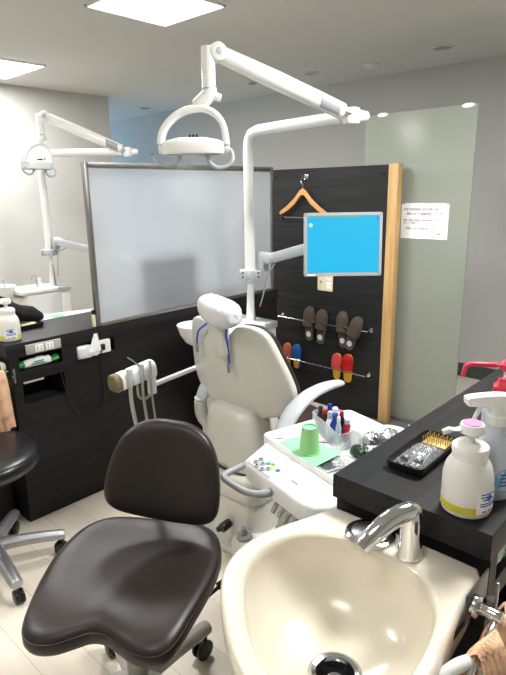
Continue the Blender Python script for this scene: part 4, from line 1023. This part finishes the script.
dental_lamp((2.125, 1.395, 1.80), (1.60, 1.655, 2.005), (.68, -.733, 0), 'large dental lamp above the chair, arched handle and two grips', 'dental lamps on pole arms')
dental_lamp((2.60, 3.68, 1.80), (2.12, 3.98, 2.04), (1, .3, 0), 'smaller looking dental lamp in the left bay before the bright wall', 'dental lamps on pole arms')

# ------------------------------------------------------------------ assistant holder on arm
t = thing('suction_holder', 'white suction holder with three hoses on a thin arm beside the chair', 'suction holder', (1.30, 1.9, .74))
b = B(); cyl(b, (1.39, 1.90, .688), (1.70, 1.93, .695), .0115, n=16); cyl(b, (1.70, 1.93, .66), (1.70, 1.93, .73), .018, n=16, bev=.004); tube(b, [(1.70, 1.93, .69), (1.88, 2.0, .69)], .012, n=12); obj('arm', b, 'white', t)
b = B(); cyl(b, (1.385, 1.90, .65), (1.385, 1.90, .73), .020, n=18, bev=.004); obj('arm_joint', b, 'white', t)
m = frame((1.305, 1.90, .760), (1, 0, .12), (0, 1, 0), (-.12, 0, 1)) @ Matrix.Scale(.88, 4)
b = B()
P = spline([(-.035, -.035), (-.04, .01), (-.025, .036), (.01, .040), (.036, .02), (.038, -.03), (.02, -.042), (-.02, -.042)], 3)
for x0_, x1_ in ((-.10, -.055), (-.040, .015), (.030, .10)):
    slab(b, P, x0_, x1_, .005, lambda x, y, z: m @ V((z, x, y)))
slab(b, [(x*.75+.01, y*.8) for x, y in P], -.09, .09, .003, lambda x, y, z: m @ V((z, x, y))); obj('holder_block', b, 'white', t)
b = B(); slab(b, [(x*1.02, y*1.02) for x, y in P], -.135, -.10, .008, lambda x, y, z: m @ V((z, x, y))); obj('end_cap', b, 'cap', t, label='olive brown end cap')
for k, (x, r, mm, bot) in enumerate(((-.065, .010, 'hose', (1.29, 1.86, .35)), (.005, .0075, 'hose', (1.33, 1.84, .32)), (.055, .005, 'hose', (1.37, 1.84, .33)))):
    p = m @ V((x, -.045, .0))
    b = B(); cyl(b, p+V((0, 0, .05)), p-V((0, 0, .03)), r*1.35, r*1.1, n=14, bev=.002); obj('hand_piece', b, 'pgrey', t)
    b = B(); tube(b, [p-V((0, 0, .02)), p-V((.0, .0, .10)), p.lerp(V(bot), .6)-V((.004, 0, 0)), V(bot), V(bot)+V((.07, .0, -.12)), V(bot)+V((.20, .03, -.14)), V((1.86, 2.02, .30))], r*.85, n=12, smooth=6); obj('hose', b, mm, t)
b = B(); p = m @ V((.0, -.045, .05)); tube(b, [p, p+V((-.03, .0, .03)), p+V((-.055, 0, .05))], [.0065, .003, .002], n=10); obj('syringe_tip', b, 'steel', t)
b = B(); tube(b, [m @ V((-.02, -.03, -.04)), (1.30, 1.88, .665), (1.34, 1.89, .64), (1.385, 1.90, .655)], .006, n=10, smooth=4); obj('loop_hose', b, 'hose', t)

# ------------------------------------------------------------------ stools
def star_base(t, c, R, mat, ang0, hub_z, arm_r=.02, drop=.03, cr=.026):
    c = V(c)
    for k in range(5):
        a = ang0+2*PI*k/5; d = V((math.cos(a), math.sin(a), 0)); n_ = V((-d.y, d.x, 0))
        b = B(); tube(b, [c+d*.015+V((0, 0, hub_z)), c+d*R*.5+V((0, 0, hub_z-.005)), c+d*(R-.01)+V((0, 0, hub_z-drop)), c+d*(R+.012)+V((0, 0, hub_z-drop-.002))], [arm_r*1.25, arm_r*1.05, arm_r*.95, arm_r*.8], n=14, smooth=3, flat=.8, up=(0, 0, 1)); lg = obj('leg', b, mat, t)
        p = c+d*R
        b = B(); cyl(b, p+V((0, 0, hub_z-drop)), p+V((0, 0, cr*1.5)), .007, n=10)
        q_ = p+n_*.006-d*.008
        for s in (-1, 1): cyl(b, q_+n_*s*.018+V((0, 0, cr)), q_+n_*s*.006+V((0, 0, cr)), cr, n=20, bev=.004)
        box(b, (-.016, -.007, cr*.6), (.020, .007, cr*1.95), .004, mat=frame((q_.x, q_.y, 0), d, n_, Z)); obj('caster', b, 'bplast', lg)
    b = B(); lathe(b, [(.030, hub_z-.022), (.036, hub_z-.015), (.036, hub_z+.012), (.028, hub_z+.03)], c, 24); obj('hub', b, mat, t)
# near stool
fd = V((-.825, -.565, 0)).normalized(); sd_ = V((fd.y, -fd.x, 0))
SC0 = V((.735, 1.165, 0))
t = thing('dentist_stool', 'brown-black saddle stool with rounded backrest in the foreground', 'stool', SC0)
halfo = [(-.235, .0), (-.235, .08), (-.225, .15), (-.185, .205), (-.115, .235), (-.03, .240), (.06, .230), (.14, .215), (.205, .200), (.245, .180), (.262, .145), (.258, .10), (.238, .055), (.224, .02)]
O_ = spline([(s, p) for p, s in halfo]+[(-s, p) for p, s in halfo[:0:-1]], 4)
def seat_pt(s, p, h): 
    q_ = SC0+fd*p+sd_*s; return V((q_.x, q_.y, h))
def seat_h(s, p):
    h = .505
    h -= .015*math.exp(-((p+.02)/.14)**2-(s/.15)**2)       # dished middle
    h -= .018*max(0, (p-.08)/.18)**2                       # waterfall front
    h += .010*math.exp(-((p-.16)/.1)**2-(s/.05)**2)
    h += .012*max(0, (-p-.12)/.1)
    return h
b = B(); rings = []; cs, cp = 0, .0
for sc, dz in ((.60, -.056), (.80, -.062), (.93, -.060), (.985, -.050), (1.0, -.038), (1.0, -.026), (.985, -.014), (.95, -.005), (.88, -.001), (.75, 0), (.58, 0), (.40, 0), (.22, 0), (.06, 0)):
    rings.append([seat_pt(s*sc, p*sc, seat_h(s*sc, p*sc)+dz) for s, p in O_])
loft(b, rings); obj('seat', b, 'vinyl', t, smooth=70)
b = B(); tube(b, [seat_pt(s*.992, p*.992, seat_h(s, p)-.017) for s, p in O_]+[seat_pt(O_[0][0]*.992, O_[0][1]*.992, seat_h(*O_[0])-.017)], .0022, n=6); obj('piping', b, 'vinyl', t)
b = B(); box(b, (-.12, -.10, .40), (.10, .10, .432), .01, mat=frame(SC0, fd, sd_, Z)); obj('seat_plate', b, 'greybeige', t)
# backrest
BROT = 1
bc = SC0-fd*.20-sd_*.062+V((0, 0, .696)); bu = (V((0, 0, 1))-fd*.20).normalized()
mB = frame(bc, sd_, bu, sd_.cross(bu)) @ Matrix.Rotation(math.radians(6)*BROT, 4, 'Z')
hb = [(0, .150), (.055, .146), (.105, .122), (.138, .078), (.156, .02), (.165, -.045), (.160, -.095), (.130, -.126), (.07, -.140), (0, -.144)]
OB = [(x*1.05, y*1.03) for x, y in spline(hb+[(-x, y) for x, y in hb[-2:0:-1]], 4)]
b = B(); rings = []
def BP(x, y, z): return mB @ V((x, y, z-1.1*x*x))
sgn = -1 if (mB.to_3x3() @ V((0, 0, 1))).dot(fd) < 0 else 1
for sc, dz in ((.1, -.020), (.4, -.020), (.7, -.020), (.88, -.018), (.97, -.010), (1.0, .004), (1.0, .016), (.975, .028), (.90, .036), (.75, .040), (.5, .042), (.25, .042), (.05, .042)):
    rings.append([mB @ V((x*sc, y*sc, sgn*(dz+1.3*(x*sc)**2))) for x, y in OB])
loft(b, rings); obj('backrest', b, 'vinyl', t, smooth=70)
b = B(); P0 = SC0-fd*.06+V((0, 0, .415)); tube(b, [P0, SC0-fd*.22+V((0, 0, .43)), SC0-fd*.285+V((0, 0, .50)), SC0-fd*.285+V((0, 0, .62)), bc-fd*.025+V((0, 0, .0))], .014, n=12, smooth=4, flat=.7); obj('back_bracket', b, 'greybeige', t)
b = B(); cyl(b, SC0+V((0, 0, .08)), SC0+V((0, 0, .27)), .030, n=20, bev=.003); cyl(b, SC0+V((0, 0, .26)), SC0+V((0, 0, .41)), .016, n=18); obj('gas_column', b, 'greybeige', t)
b = B(); tube(b, [SC0+fd*.0+sd_*-.05+V((0, 0, .42)), SC0-sd_*.18+fd*.0+V((0, 0, .405)), SC0-sd_*.245-fd*.06+V((0, 0, .425))], .0055, n=10, smooth=3); cyl(b, SC0-sd_*.235-fd*.05+V((0, 0, .423)), SC0-sd_*.262-fd*.075+V((0, 0, .43)), .011, n=12, bev=.002); obj('height_lever', b, 'bplast', t)
star_base(t, SC0+V((0, 0, 0)), .27, 'greybeige', math.radians(2), .125, .028, .012, .034)
# far left stool
c = V((.725, 2.15, 0))
t = thing('round_stool', 'round black stool with silver star base at the left edge', 'stool', c)
b = B(); lathe(b, [(.12, .460), (.19, .463), (.220, .475), (.228, .497), (.224, .517), (.208, .531), (.15, .536), (.001, .534)], c, 48); obj('seat', b, 'black', t, smooth=70)
b = B(); lathe(b, [(.17, .447), (.19, .452), (.19, .464), (.1, .465)], c, 40); obj('seat_plate', b, 'bplast', t)
b = B(); cyl(b, c+V((0, 0, .33)), c+V((0, 0, .455)), .032, n=22, bev=.003); obj('column_sleeve', b, 'bplast', t)
b = B(); cyl(b, c+V((0, 0, .10)), c+V((0, 0, .34)), .026, n=22); obj('gas_column', b, 'chrome', t)
star_base(t, c, .268, 'castalu', math.radians(-24), .115, .027, .02, .028)

# ------------------------------------------------------------------ black garment on the left counter
b = B(); rnd = random.Random(4); rings = []
ax = [(1.03, 2.80, 1.0), (1.09, 2.78, .99), (1.15, 2.74, .955), (1.20, 2.72, .925), (1.26, 2.70, .915), (1.30, 2.695, .90)]
for i, (x, y, z) in enumerate(ax):
    r = (.03, .055, .06, .052, .048, .02)[i]
    rings.append([(x+.01*rnd.random(), y+r*1.1*math.cos(a)*(1+.15*rnd.random()), max(.8715, z+r*.85*math.sin(a)*(1+.2*rnd.random()))) for a in [2*PI*k/18 for k in range(18)]])
loft(b, rings); bmesh.ops.subdivide_edges(b, edges=b.edges[:], cuts=1, use_grid_fill=True, smooth=.6)
tag(obj('black_garment', b, 'cloth', smooth=70), 'crumpled black cloth lying on the far side of the left counter', 'cloth')
